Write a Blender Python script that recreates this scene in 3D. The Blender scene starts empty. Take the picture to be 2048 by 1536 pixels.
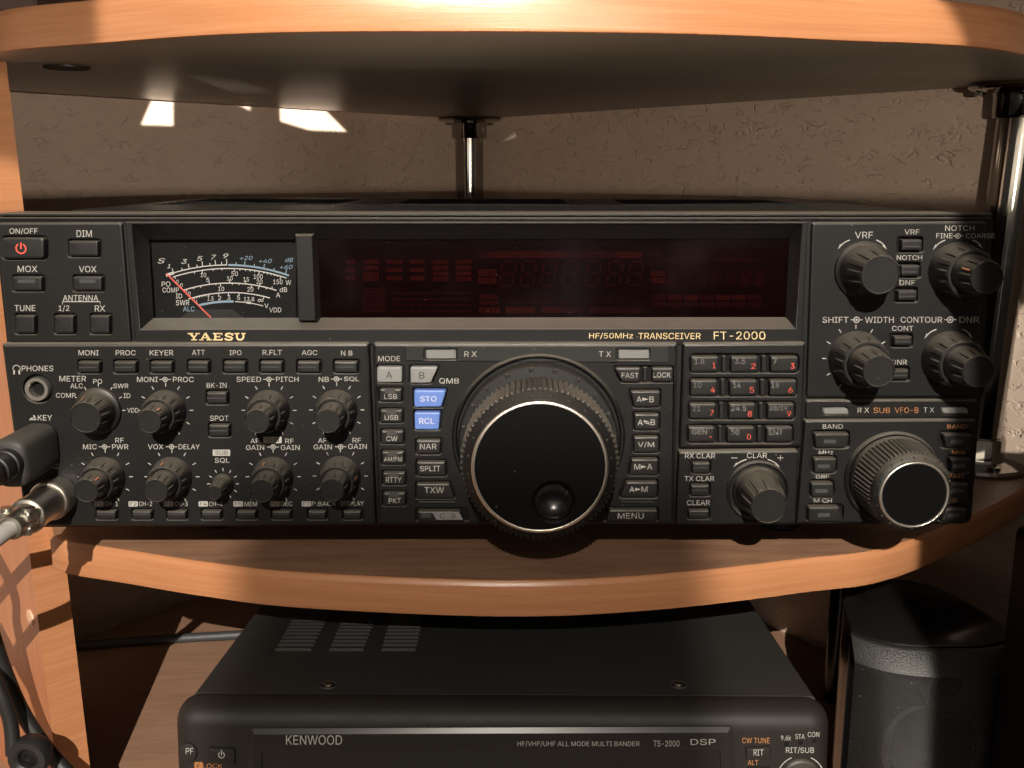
import bpy, bmesh, math, random
from mathutils import Vector, Matrix
from mathutils.geometry import tessellate_polygon, delaunay_2d_cdt
random.seed(7)
sc = bpy.context.scene
COL = sc.collection
PI = math.pi
R_ = math.radians

# ------------------------------------------------------------------ camera
FOC, FOOT, DIST, CAMZ, ROLL = 2060.0, (1040.0, 340.0), .425, .172, R_(.1)
_a = (FOOT[0]-1024)/FOC; _b = -(FOOT[1]-768)/FOC
_th = math.atan(_b); _psi = -math.atan(_a*math.cos(_th))
CF = Vector((math.sin(_psi)*math.cos(_th), math.cos(_psi)*math.cos(_th), -math.sin(_th)))
_r = CF.cross(Vector((0, 0, 1))).normalized(); _u = _r.cross(CF)
CR = _r*math.cos(ROLL)+_u*math.sin(ROLL); CU = _u*math.cos(ROLL)-_r*math.sin(ROLL)
CC = Vector((0, -DIST, CAMZ))
cam = bpy.data.cameras.new('camera'); camo = bpy.data.objects.new('camera', cam); COL.objects.link(camo)
cam.sensor_fit = 'HORIZONTAL'; cam.sensor_width = 36.0; cam.lens = 36.0*FOC/2048.0
cam.clip_start = .01; cam.clip_end = 50
M3 = Matrix((CR, CU, -CF)).transposed()
camo.matrix_world = Matrix.Translation(CC) @ M3.to_4x4()
sc.camera = camo

# ------------------------------------------------------------------ light and exposure
sc.view_settings.view_transform = 'Standard'
try: sc.view_settings.look = 'None'
except Exception: pass
sc.view_settings.exposure = 0.0; sc.view_settings.gamma = 1.0
sc.view_settings.use_curve_mapping = False
world = bpy.data.worlds.new('World'); sc.world = world; world.use_nodes = True
nt = world.node_tree; nt.nodes.clear()
wo = nt.nodes.new('ShaderNodeOutputWorld'); bg = nt.nodes.new('ShaderNodeBackground')
tc = nt.nodes.new('ShaderNodeTexCoord'); sx = nt.nodes.new('ShaderNodeSeparateXYZ')
mr = nt.nodes.new('ShaderNodeValToRGB')          # a dim room: dark floor and furniture below, warm walls above
mr.color_ramp.elements[0].position = .45; mr.color_ramp.elements[0].color = (.02, .017, .014, 1)
mr.color_ramp.elements[1].position = .62; mr.color_ramp.elements[1].color = (.16, .14, .118, 1)
mm = nt.nodes.new('ShaderNodeMapRange'); mm.inputs[1].default_value = -1; mm.inputs[2].default_value = 1
nt.links.new(tc.outputs['Generated'], sx.inputs[0]); nt.links.new(sx.outputs[2], mm.inputs[0])
nt.links.new(mm.outputs[0], mr.inputs[0]); nt.links.new(mr.outputs[0], bg.inputs[0]); nt.links.new(bg.outputs[0], wo.inputs[0])
bg.inputs[1].default_value = 1.0


class NT:
    """small helper for chaining math nodes"""
    def __init__(s, tree): s.t = tree
    def m(s, op, a, b=None, c=None, clamp=False):
        n = s.t.nodes.new('ShaderNodeMath'); n.operation = op; n.use_clamp = clamp
        for i, v in enumerate((a, b, c)):
            if v is None: continue
            if isinstance(v, (int, float)): n.inputs[i].default_value = v
            else: s.t.links.new(v, n.inputs[i])
        return n.outputs[0]
    def smooth(s, x, lo, hi):
        if lo > hi: return s.m('SUBTRACT', 1.0, s.smooth(x, hi, lo))
        n = s.t.nodes.new('ShaderNodeMapRange'); n.interpolation_type = 'SMOOTHSTEP'
        s.t.links.new(x, n.inputs[0]); n.inputs[1].default_value = lo; n.inputs[2].default_value = hi
        return n.outputs[0]


def spot(name, loc, target, power, color, radius, angle, shape=None, blend=.1):
    """a spot whose emission can be masked to draw beam edges and shadows; shape(NT, x, z) gets the slopes of the beam off its axis"""
    l = bpy.data.lights.new(name, 'SPOT'); o = bpy.data.objects.new(name, l); COL.objects.link(o)
    o.location = loc
    d = (Vector(target)-Vector(loc)).normalized()
    o.rotation_euler = d.to_track_quat('-Z', 'Y').to_euler()
    l.energy = power; l.color = color; l.shadow_soft_size = radius; l.spot_size = R_(angle); l.spot_blend = blend
    if shape:
        l.use_nodes = True; t = l.node_tree; N = NT(t)
        em = next(n for n in t.nodes if n.type == 'EMISSION')
        c = t.nodes.new('ShaderNodeTexCoord'); s = t.nodes.new('ShaderNodeSeparateXYZ'); t.links.new(c.outputs['Normal'], s.inputs[0])
        az = N.m('ABSOLUTE', s.outputs[2])
        x = N.m('DIVIDE', s.outputs[0], az); y = N.m('DIVIDE', s.outputs[1], az)
        t.links.new(shape(N, x, y), em.inputs['Strength'])
    return o

WARM = (1.0, .91, .79)
KEYP = Vector((-.04, -1.45, .80)); KEYT = Vector((0, 0, .08))
_kq = (KEYT-KEYP).normalized().to_track_quat('-Z', 'Y').to_matrix()
def key_xy(p):                                   # where a point of the scene lies in the lamp's beam
    v = _kq.transposed() @ (Vector(p)-KEYP); return v.x/-v.z, v.y/-v.z
def key_shape(N, x, y):
    # shadows masked into the lamp: right border, left corner, soft shadow of unseen phone and hands
    xr = key_xy((.1805, 0, .09))[0]
    right = N.smooth(x, xr+.0016, xr-.0016)
    cr = sum(key_xy((.172, .012, .2195)))
    right = N.m('MULTIPLY', right, N.smooth(N.m('ADD', x, y), cr+.003, cr-.003))
    cx, _ = key_xy((-.022, 0, 0)); _, y0 = key_xy((0, 0, .042)); hw = key_xy((.085, 0, 0))[0]-key_xy((-.022, 0, 0))[0]
    dx = N.m('DIVIDE', N.m('SUBTRACT', x, cx), hw)
    top = N.m('SUBTRACT', y0, N.m('MULTIPLY', N.m('MULTIPLY', dx, dx), .02))
    inside = N.m('MULTIPLY', N.smooth(y, y0+.012, y0-.012), N.smooth(N.m('ABSOLUTE', dx), 1.12, .86))
    dim = N.m('SUBTRACT', 1.0, N.m('MULTIPLY', inside, .72))
    xl, yl = key_xy((-.163, -.01, .22))[0], key_xy((-.236, .05, .178))[1]      # the upper left corner of the beam is cut off as well
    cut = N.m('MULTIPLY', N.smooth(x, xl+.003, xl-.003), N.smooth(y, yl-.003, yl+.003))
    return N.m('MULTIPLY', N.m('MULTIPLY', right, dim), N.m('SUBTRACT', 1.0, N.m('MULTIPLY', cut, .8)))
spot('ceiling_lamp', KEYP, KEYT, 216, WARM, .003, 60, key_shape)
al = bpy.data.lights.new('bounce_fill', 'AREA'); ao = bpy.data.objects.new('bounce_fill', al); COL.objects.link(ao)  # added unseen fill behind the camera, standing in for room bounce
al.shape = 'RECTANGLE'; al.size = 1.3; al.size_y = .14; al.energy = 1.2; al.color = (1.0, .86, .68)
ao.location = (-.1, -1.35, .235); ao.rotation_euler = (R_(90), 0, 0)

# ------------------------------------------------------------------ pixel helpers: a ray of the photograph met with a real plane
def ray(px, py): return CR*((px-1024)/FOC) - CU*((py-768)/FOC) + CF

class Frame:
    def __init__(s, O, ang=0.0):
        s.O = Vector(O); c, n = math.cos(ang), math.sin(ang)
        s.ex = Vector((1, 0, 0)); s.ey = Vector((0, c, -n)); s.ez = Vector((0, n, c))
        m = Matrix((s.ex, s.ey, s.ez)).transposed().to_4x4(); m.translation = s.O; s.M = m
    def pt(s, px, py, w=0.0):                     # on the plane at depth w behind the front: (u, v)
        d = ray(px, py); t = (w-(CC-s.O).dot(s.ey))/d.dot(s.ey); p = CC+d*t-s.O
        return p.dot(s.ex), p.dot(s.ez)
    def top(s, px, py, v=0.0):                    # on a level plane of the frame: (u, w)
        d = ray(px, py); t = (v-(CC-s.O).dot(s.ez))/d.dot(s.ez); p = CC+d*t-s.O
        return p.dot(s.ex), p.dot(s.ey)
WF = Frame((0, 0, 0))

class Zm:                                         # a magnified crop of the photograph I measured in
    def __init__(s, ox, oy, k): s.ox, s.oy, s.k = ox, oy, k
    def __call__(s, x, y): return s.ox+x*s.k, s.oy+y*s.k
Z1, Z2, Z3, Z4 = Zm(0, 420, .33203), Zm(0, 680, .26042), Zm(370, 680, .26035), Zm(640, 420, .49805)
Z5, Z6, Z7, Z8, Z9 = Zm(740, 680, .26052), Zm(900, 680, .26048), Zm(1350, 680, .26032), Zm(1600, 420, .24738), Zm(1590, 780, .22363)
ZK, ZR, ZP = Zm(340, 1150, .3418), Zm(1000, 1150, .3418), Zm(0, 0, 1)

def on_wall(px, py, a, b):
    """where the sight line through (px, py) meets the wall that runs through the plan points a and b"""
    n = Vector((b[1]-a[1], a[0]-b[0], 0)); d = ray(px, py); t = (Vector((a[0], a[1], 0))-CC).dot(n)/d.dot(n); return CC+d*t
WL_, WR_ = ((-.71, -.22), (-.047, .610)), ((-.047, .610), (.60, -.25))
def patch(name, loc, pts, w, power):
    """light that slips through a gap and falls on the wall as a sharp-edged patch"""
    Pw = [on_wall(x, y, *w) for x, y in pts]; c = sum(Pw, Vector())/len(Pw); loc = Vector(loc)
    q = (c-loc).normalized().to_track_quat('-Z', 'Y').to_matrix().transposed(); S2 = []
    for p in Pw: v = q @ (p-loc); S2.append((v.x/-v.z, v.y/-v.z))
    if sum(S2[i-1][0]*S2[i][1]-S2[i][0]*S2[i-1][1] for i in range(len(S2))) < 0: S2 = S2[::-1]
    def shape(N, x, y):
        out = 1.0
        for i in range(len(S2)):
            a, b = S2[i-1], S2[i]; l = math.hypot(b[0]-a[0], b[1]-a[1]); nx, ny = -(b[1]-a[1])/l, (b[0]-a[0])/l
            e = N.m('ADD', N.m('ADD', N.m('MULTIPLY', x, nx), N.m('MULTIPLY', y, ny)), -(nx*a[0]+ny*a[1]))
            out = N.m('MULTIPLY', N.smooth(e, -.0008, .0008), out)
        return out
    r = max(math.hypot(*p) for p in S2)
    spot(name, loc, c, power, (1.0, .95, .84), .0012, min(150, math.degrees(2*math.atan(r*1.25))), shape, 0.0)
patch('gap_light', (.10, -.95, .196), [(306, 196), (346, 196), (346, 251), (283, 249)], WL_, 420)
patch('gap_light', (-.10, -.95, .196), [(560, 205), (640, 210), (692, 263), (618, 260), (561, 242)], WL_, 480)
patch('gap_light', (-.12, -.95, .196), [(468, 205), (500, 205), (500, 221)], WL_, 360)
patch('gap_light', (.05, -.95, .19), [(1008, 282), (1030, 266), (1032, 274)], WR_, 60)
sl = bpy.data.lights.new('streak_light', 'AREA'); so = bpy.data.objects.new('streak_light', sl); COL.objects.link(so)  # added unseen lamp, only to reflect a streak in the display glass
sl.shape = 'RECTANGLE'; sl.size = .022; sl.size_y = .16; sl.energy = .009; sl.color = (.82, .9, 1.0)
so.location = (.085, -1.25, -.01); so.rotation_euler = (R_(90), 0, 0)
def slit_shape(lx, left):                         # added fill spots, masked to brighten only the walls behind the radio
    def f(N, x, y):
        X = N.m('ADD', N.m('MULTIPLY', x, 1.38), lx)
        side = N.smooth(X, -.09, -.22) if left else N.smooth(X, -.22, -.09)
        return N.m('MULTIPLY', N.m('MULTIPLY', N.smooth(y, -.0125, -.004), N.smooth(y, .11, .06)), side)
    return f
spot('wall_fill', (.08, -1.0, .166), (.08, 0, .166), 20, (1.0, .86, .69), .004, 70, slit_shape(.08, False))
spot('wall_fill', (.44, -1.0, .166), (.44, 0, .166), 23, (1.0, .88, .72), .004, 100, slit_shape(.44, True))
patch('gap_light', (.42, -.55, .14), [(2012, 640), (2060, 600), (2060, 905), (2006, 905)], WR_, 40)

# ------------------------------------------------------------------ materials
MATS = {}
def mat(name, col, rough=.5, metal=0.0, spec=.5, bump=0.0, bscale=900.0, var=0.0, vscale=60.0, coat=0.0, dust=0.0, emit=None, top_tint=0.0):
    if name in MATS: return MATS[name]
    m = bpy.data.materials.new(name); m.use_nodes = True; t = m.node_tree; N = NT(t)
    b = t.nodes['Principled BSDF']; b.inputs['Base Color'].default_value = (*col, 1)
    b.inputs['Roughness'].default_value = rough; b.inputs['Metallic'].default_value = metal
    b.inputs['Specular IOR Level'].default_value = spec; b.inputs['Coat Weight'].default_value = coat; b.inputs['Coat Roughness'].default_value = .05
    if emit: b.inputs['Emission Color'].default_value = (*emit[0], 1); b.inputs['Emission Strength'].default_value = emit[1]
    c = t.nodes.new('ShaderNodeTexCoord')
    def noise(scale, det=3, vec=None):
        n = t.nodes.new('ShaderNodeTexNoise'); n.inputs['Scale'].default_value = scale; n.inputs['Detail'].default_value = det
        t.links.new(vec or c.outputs['Object'], n.inputs['Vector']); return n.outputs['Fac']
    colout = None
    if var:
        f = noise(vscale, 4)
        mx = t.nodes.new('ShaderNodeMix'); mx.data_type = 'RGBA'
        mx.inputs['A'].default_value = (*[x*(1-var) for x in col], 1); mx.inputs['B'].default_value = (*[min(1, x*(1+var)) for x in col], 1)
        t.links.new(f, mx.inputs['Factor']); colout = mx.outputs['Result']
        rr = N.m('ADD', rough-.08, N.m('MULTIPLY', noise(vscale*2.3), .16)); t.links.new(rr, b.inputs['Roughness'])
    if dust:
        v = t.nodes.new('ShaderNodeTexVoronoi'); v.inputs['Scale'].default_value = 420; t.links.new(c.outputs['Object'], v.inputs['Vector'])
        sp = N.m('LESS_THAN', v.outputs['Distance'], .13); k = t.nodes.new('ShaderNodeSeparateColor'); t.links.new(v.outputs['Color'], k.inputs[0])
        sp = N.m('MULTIPLY', sp, N.m('GREATER_THAN', k.outputs[0], 1-dust))
        film = N.m('MULTIPLY', N.smooth(noise(45, 5), .5, .75), dust*.25)
        fac = N.m('ADD', N.m('MULTIPLY', sp, .22), film, clamp=True)
        mx = t.nodes.new('ShaderNodeMix'); mx.data_type = 'RGBA'; mx.inputs['A'].default_value = (*col, 1)
        if colout: t.links.new(colout, mx.inputs['A'])
        mx.inputs['B'].default_value = (.35, .32, .28, 1); t.links.new(fac, mx.inputs['Factor']); colout = mx.outputs['Result']
    if top_tint:                                     # pale dust tint on whatever faces up, also painting in light from above
        g = t.nodes.new('ShaderNodeNewGeometry'); z = t.nodes.new('ShaderNodeSeparateXYZ'); t.links.new(g.outputs['Normal'], z.inputs[0])
        fac = N.m('MULTIPLY', N.smooth(z.outputs[2], .15, .95), N.m('MULTIPLY', N.m('ADD', .62, N.m('MULTIPLY', noise(110, 5), .5)), top_tint))
        mx = t.nodes.new('ShaderNodeMix'); mx.data_type = 'RGBA'; mx.inputs['A'].default_value = (*col, 1)
        if colout: t.links.new(colout, mx.inputs['A'])
        mx.inputs['B'].default_value = (.30, .265, .215, 1); t.links.new(fac, mx.inputs['Factor']); colout = mx.outputs['Result']
    if colout: t.links.new(colout, b.inputs['Base Color'])
    if bump:
        bn = t.nodes.new('ShaderNodeBump'); bn.inputs['Strength'].default_value = bump; bn.inputs['Distance'].default_value = .0006
        t.links.new(noise(bscale, 2), bn.inputs['Height']); t.links.new(bn.outputs[0], b.inputs['Normal'])
    MATS[name] = m
    return m

def wood(name, c1, c2, rough=.4, stretch=(3, 3, 90), spec=.5, fine=1.0):
    m = bpy.data.materials.new(name); m.use_nodes = True; t = m.node_tree; N = NT(t); b = t.nodes['Principled BSDF']
    c = t.nodes.new('ShaderNodeTexCoord'); mp = t.nodes.new('ShaderNodeMapping'); mp.inputs['Scale'].default_value = stretch
    t.links.new(c.outputs['Object'], mp.inputs[0])
    n1 = t.nodes.new('ShaderNodeTexNoise'); n1.inputs['Scale'].default_value = 4; n1.inputs['Detail'].default_value = 6; n1.inputs['Distortion'].default_value = .6
    n2 = t.nodes.new('ShaderNodeTexNoise'); n2.inputs['Scale'].default_value = 17; n2.inputs['Detail'].default_value = 5
    t.links.new(mp.outputs[0], n1.inputs['Vector']); t.links.new(mp.outputs[0], n2.inputs['Vector'])
    f = N.m('ADD', N.m('MULTIPLY', N.smooth(n1.outputs['Fac'], .32, .68), .65), N.m('MULTIPLY', N.smooth(n2.outputs['Fac'], .35, .7), .35*fine), clamp=True)
    mx = t.nodes.new('ShaderNodeMix'); mx.data_type = 'RGBA'; mx.inputs['A'].default_value = (*c1, 1); mx.inputs['B'].default_value = (*c2, 1)
    t.links.new(f, mx.inputs['Factor']); t.links.new(mx.outputs['Result'], b.inputs['Base Color'])
    b.inputs['Roughness'].default_value = rough; b.inputs['Specular IOR Level'].default_value = spec
    bn = t.nodes.new('ShaderNodeBump'); bn.inputs['Strength'].default_value = .12; bn.inputs['Distance'].default_value = .0005
    t.links.new(f, bn.inputs['Height']); t.links.new(bn.outputs[0], b.inputs['Normal'])
    MATS[name] = m; return m

PLA = mat('black_panel_plastic', (.0048, .0048, .0047), .52, spec=.26, bump=.05, bscale=1600, var=.10, vscale=25, dust=.02, top_tint=.4)
PLB = mat('grey_panel_plastic', (.012, .0118, .0112), .5, spec=.3, bump=.05, bscale=1600, var=.12, vscale=25, dust=.035, top_tint=.4)
PLE = mat('toplit_dusty_edge', (.006, .0059, .0057), .45, spec=.4, bump=.05, bscale=1600, var=.1, vscale=40, dust=.04, top_tint=.52)  # pale tint on top paints in the bevel's highlight
LDUST = mat('toplit_dusty_ledge', (.022, .0208, .0185), .6, spec=.3, bump=.06, bscale=900, var=.15, vscale=40, dust=.12, top_tint=.22)  # the ledge's lit look is in this paler colour, along with dust
BTN = mat('black_button_plastic', (.0085, .0083, .008), .42, spec=.42, var=.12, vscale=90, dust=.025, top_tint=.3)
GAP = mat('recess_black', (.003, .003, .003), .7, spec=.2)
RUB = mat('knob_black', (.0055, .0053, .005), .45, spec=.42, bump=.06, bscale=1400, var=.18, vscale=150, dust=.025, top_tint=.30)
KNL = mat('toplit_dusty_grip', (.010, .0095, .0088), .5, spec=.4, var=.1, vscale=200, top_tint=.42)  # grip's bright top: dust and light from above in one tint
DBK = mat('dial_black', (.0065, .0063, .006), .45, spec=.35, bump=.04, bscale=1500, dust=.03, top_tint=.07)
FACE = mat('knob_face_satin', (.0058, .0057, .0055), .55, spec=.28, bump=.1, bscale=2500, dust=.03)
DIALF = mat('dial_face_black', (.0012, .0012, .0012), .5, spec=.12, dust=.006)
INK = mat('printed_grey_ink', (.335, .325, .30), .6, spec=.2, var=.08, vscale=400)
INKD = mat('printed_dim_grey_ink', (.165, .16, .152), .6, spec=.2)
INKB = mat('printed_dark_ink', (.02, .02, .02), .6, spec=.2)
INKG = mat('printed_gold_ink', (.60, .47, .25), .45, spec=.4)
INKO = mat('printed_orange_ink', (.35, .15, .055), .6, spec=.2)
INKR = mat('printed_red_ink', (.65, .085, .06), .6, spec=.2)
WHT = mat('meter_white_ink', (.62, .61, .58), .6, spec=.2)
BLU = mat('meter_blue_ink', (.26, .36, .47), .6, spec=.2)
NEED = mat('needle_red', (.8, .10, .07), .5)
KEYG = mat('light_grey_key', (.18, .18, .176), .45, spec=.4, var=.06)
KEYB = mat('blue_key', (.10, .175, .46), .42, spec=.4, var=.05)
LEDG = mat('frosted_grey_window', (.165, .165, .16), .35, spec=.5)
LEDD = mat('dark_led_window', (.05, .05, .049), .3, spec=.5)
CHR = mat('chrome', (.55, .53, .50), .10, metal=1.0, var=.05)
CHRD = mat('dark_chrome', (.30, .28, .26), .09, metal=1.0, var=.08)
NIC = mat('brushed_nickel', (.50, .47, .42), .34, metal=1.0, bump=.05, bscale=700, var=.12, vscale=120)
RING = mat('gold_tinted_aluminium', (.82, .75, .66), .34, metal=1.0)
MBLK = mat('meter_black_card', (.006, .006, .006), .6, spec=.2)
VFD = mat('display_dark_red_filter', (.006, .002, .0022), .5, spec=.05, var=.4, vscale=18)
SEG = mat('display_red_segment', (.050, .0155, .016), .6, spec=.1, var=.25, vscale=200)
SEGD = mat('display_dim_segment', (.028, .0115, .012), .6, spec=.1)
CASE = mat('black_case_paint', (.012, .012, .0118), .42, spec=.45, bump=.08, bscale=1300, var=.12, vscale=30, dust=.05)
CABLE = mat('black_cable_rubber', (.011, .011, .0115), .5, spec=.5, var=.15)
CABG = mat('grey_cable_rubber', (.04, .043, .046), .5)
KCASE = mat('dark_case_paint', (.026, .0252, .0237), .50, spec=.4, bump=.12, bscale=1700, var=.15, vscale=20)
KFRONT = mat('warm_black_front_plastic', (.0135, .0117, .0105), .58, spec=.32, bump=.06, bscale=1600, var=.12, vscale=25)
KGLOSS = mat('glossy_black_bezel', (.022, .020, .019), .25, spec=.5)
KLCD = mat('black_lcd_glass', (.006, .007, .006), .15, spec=.4)
GREY1 = mat('vent_grey', (.027, .0275, .0272), .5)
SPK = mat('gloss_black_speaker', (.008, .008, .008), .16, spec=.5)
CONE = mat('speaker_cone', (.05, .05, .05), .30, spec=.6)
DARKBOX = mat('matt_black_plastic', (.006, .006, .006), .6, spec=.2)
EDGE = wood('alder_edge_band', (.36, .152, .067), (.43, .197, .094), .32, (3.5, 3.5, 120))
BOARD = wood('alder_board', (.37, .144, .067), (.43, .182, .088), .40, (60, 60, 3.0))
LAM = wood('brown_laminate', (.17, .091, .056), (.25, .139, .086), .42, (5, 30, 30))
UNDER = wood('grey_brown_underside', (.27, .222, .175), (.31, .255, .20), .36, (4, 30, 30))
DESK = wood('pinkish_brown_laminate', (.26, .149, .094), (.33, .192, .125), .5, (4, 25, 25))

def glass_mat(name, tint, rough=.03):
    m = bpy.data.materials.new(name); m.use_nodes = True; t = m.node_tree; t.nodes.clear()
    o = t.nodes.new('ShaderNodeOutputMaterial'); tr = t.nodes.new('ShaderNodeBsdfTransparent'); g = t.nodes.new('ShaderNodeBsdfGlossy')
    f = t.nodes.new('ShaderNodeFresnel'); f.inputs[0].default_value = 1.45; mx = t.nodes.new('ShaderNodeMixShader')
    tr.inputs[0].default_value = (*tint, 1); g.inputs['Roughness'].default_value = rough
    N = NT(t); c = t.nodes.new('ShaderNodeTexCoord'); v = t.nodes.new('ShaderNodeTexVoronoi'); v.inputs['Scale'].default_value = 260
    t.links.new(c.outputs['Object'], v.inputs['Vector']); k = t.nodes.new('ShaderNodeSeparateColor'); t.links.new(v.outputs['Color'], k.inputs[0])
    sp = N.m('MULTIPLY', N.m('LESS_THAN', v.outputs['Distance'], .06), N.m('GREATER_THAN', k.outputs[0], .93))
    n = t.nodes.new('ShaderNodeTexNoise'); n.inputs['Scale'].default_value = 28; n.inputs['Detail'].default_value = 6; t.links.new(c.outputs['Object'], n.inputs['Vector'])
    film = N.m('MULTIPLY', N.smooth(n.outputs['Fac'], .48, .8), .006)
    df = t.nodes.new('ShaderNodeBsdfDiffuse'); df.inputs[0].default_value = (.5, .46, .42, 1)
    t.links.new(f.outputs[0], mx.inputs[0]); t.links.new(tr.outputs[0], mx.inputs[1]); t.links.new(g.outputs[0], mx.inputs[2])
    m2 = t.nodes.new('ShaderNodeMixShader'); t.links.new(N.m('ADD', N.m('MULTIPLY', sp, .35), film, clamp=True), m2.inputs[0])
    t.links.new(mx.outputs[0], m2.inputs[1]); t.links.new(df.outputs[0], m2.inputs[2]); t.links.new(m2.outputs[0], o.inputs[0])
    return m
GLS = glass_mat('clear_meter_window', (.9, .9, .9)); GLR = glass_mat('smoked_red_window', (.72, .5, .5), .13)

def wallpaper():
    m = bpy.data.materials.new('embossed_wallpaper'); m.use_nodes = True; t = m.node_tree; N = NT(t); b = t.nodes['Principled BSDF']
    c = t.nodes.new('ShaderNodeTexCoord'); mp = t.nodes.new('ShaderNodeMapping'); mp.inputs['Scale'].default_value = (30, 30, 62); mp.inputs['Rotation'].default_value = (0, .38, 0)
    t.links.new(c.outputs['Object'], mp.inputs[0])
    def noi(sc_, det, rough=.5, dist=0.0):
        n = t.nodes.new('ShaderNodeTexNoise'); n.inputs['Scale'].default_value = sc_; n.inputs['Detail'].default_value = det
        n.inputs['Roughness'].default_value = rough; n.inputs['Distortion'].default_value = dist; t.links.new(mp.outputs[0], n.inputs['Vector']); return n
    n0 = noi(.8, 3); r1 = noi(1.25, 3, .55, .5); r2 = noi(2.3, 2, .5, .3); g1 = noi(1.9, 3); g2 = noi(3.1, 3); n3 = noi(13, 5, .65)
    def fold(n, g, wd, lo): return N.m('MULTIPLY', N.smooth(N.m('ABSOLUTE', N.m('SUBTRACT', n.outputs['Fac'], .5)), wd, 0.0), N.smooth(g.outputs['Fac'], lo, lo+.16))
    h = N.m('ADD', N.m('MULTIPLY', fold(r1, g1, .045, .48), .62), N.m('MULTIPLY', fold(r2, g2, .05, .5), .40))
    h = N.m('ADD', N.m('ADD', N.m('MULTIPLY', n3.outputs['Fac'], .17), N.m('MULTIPLY', n0.outputs['Fac'], .9)), N.m('MULTIPLY', h, -1.0))
    bn = t.nodes.new('ShaderNodeBump'); bn.inputs['Strength'].default_value = .7; bn.inputs['Distance'].default_value = .0017
    t.links.new(h, bn.inputs['Height']); t.links.new(bn.outputs[0], b.inputs['Normal'])
    mx = t.nodes.new('ShaderNodeMix'); mx.data_type = 'RGBA'; mx.inputs['A'].default_value = (.455, .352, .282, 1); mx.inputs['B'].default_value = (.53, .412, .335, 1)
    t.links.new(n0.outputs['Fac'], mx.inputs['Factor']); t.links.new(mx.outputs['Result'], b.inputs['Base Color'])
    b.inputs['Roughness'].default_value = .75; b.inputs['Specular IOR Level'].default_value = .25
    return m
WALLM = wallpaper()

def mesh_cloth():
    """perforated speaker grille: a fine grid of holes"""
    m = bpy.data.materials.new('perforated_grille'); m.use_nodes = True; t = m.node_tree; N = NT(t); b = t.nodes['Principled BSDF']
    out = next(n for n in t.nodes if n.type == 'OUTPUT_MATERIAL')
    c = t.nodes.new('ShaderNodeUVMap'); s = t.nodes.new('ShaderNodeSeparateXYZ'); t.links.new(c.outputs[0], s.inputs[0])
    fx = N.m('SINE', N.m('MULTIPLY', s.outputs[0], 2*PI/.0011)); fy = N.m('SINE', N.m('MULTIPLY', s.outputs[1], 2*PI/.0011))
    hole = N.m('GREATER_THAN', N.m('MULTIPLY', fx, fy), .16)
    vo = t.nodes.new('ShaderNodeTexVoronoi'); vo.inputs['Scale'].default_value = 420; oc_ = t.nodes.new('ShaderNodeTexCoord'); t.links.new(oc_.outputs['Object'], vo.inputs['Vector'])
    sk = t.nodes.new('ShaderNodeSeparateColor'); t.links.new(vo.outputs['Color'], sk.inputs[0])
    speck = N.m('MULTIPLY', N.m('LESS_THAN', vo.outputs['Distance'], .16), N.m('GREATER_THAN', sk.outputs[0], .93))
    sm_ = t.nodes.new('ShaderNodeMix'); sm_.data_type = 'RGBA'; sm_.inputs['A'].default_value = (.014, .014, .014, 1); sm_.inputs['B'].default_value = (.3, .29, .27, 1)
    t.links.new(speck, sm_.inputs['Factor']); t.links.new(sm_.outputs['Result'], b.inputs['Base Color'])
    b.inputs['Base Color'].default_value = (.014, .014, .014, 1); b.inputs['Roughness'].default_value = .3; b.inputs['Specular IOR Level'].default_value = .7
    tr = t.nodes.new('ShaderNodeBsdfTransparent'); mx = t.nodes.new('ShaderNodeMixShader')
    t.links.new(hole, mx.inputs[0]); t.links.new(b.outputs[0], mx.inputs[1]); t.links.new(tr.outputs[0], mx.inputs[2]); t.links.new(mx.outputs[0], out.inputs[0])
    bn = t.nodes.new('ShaderNodeBump'); bn.inputs['Strength'].default_value = .5; bn.inputs['Distance'].default_value = .0005
    t.links.new(N.m('MULTIPLY', fx, fy), bn.inputs['Height']); t.links.new(bn.outputs[0], b.inputs['Normal'])
    return m

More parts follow.
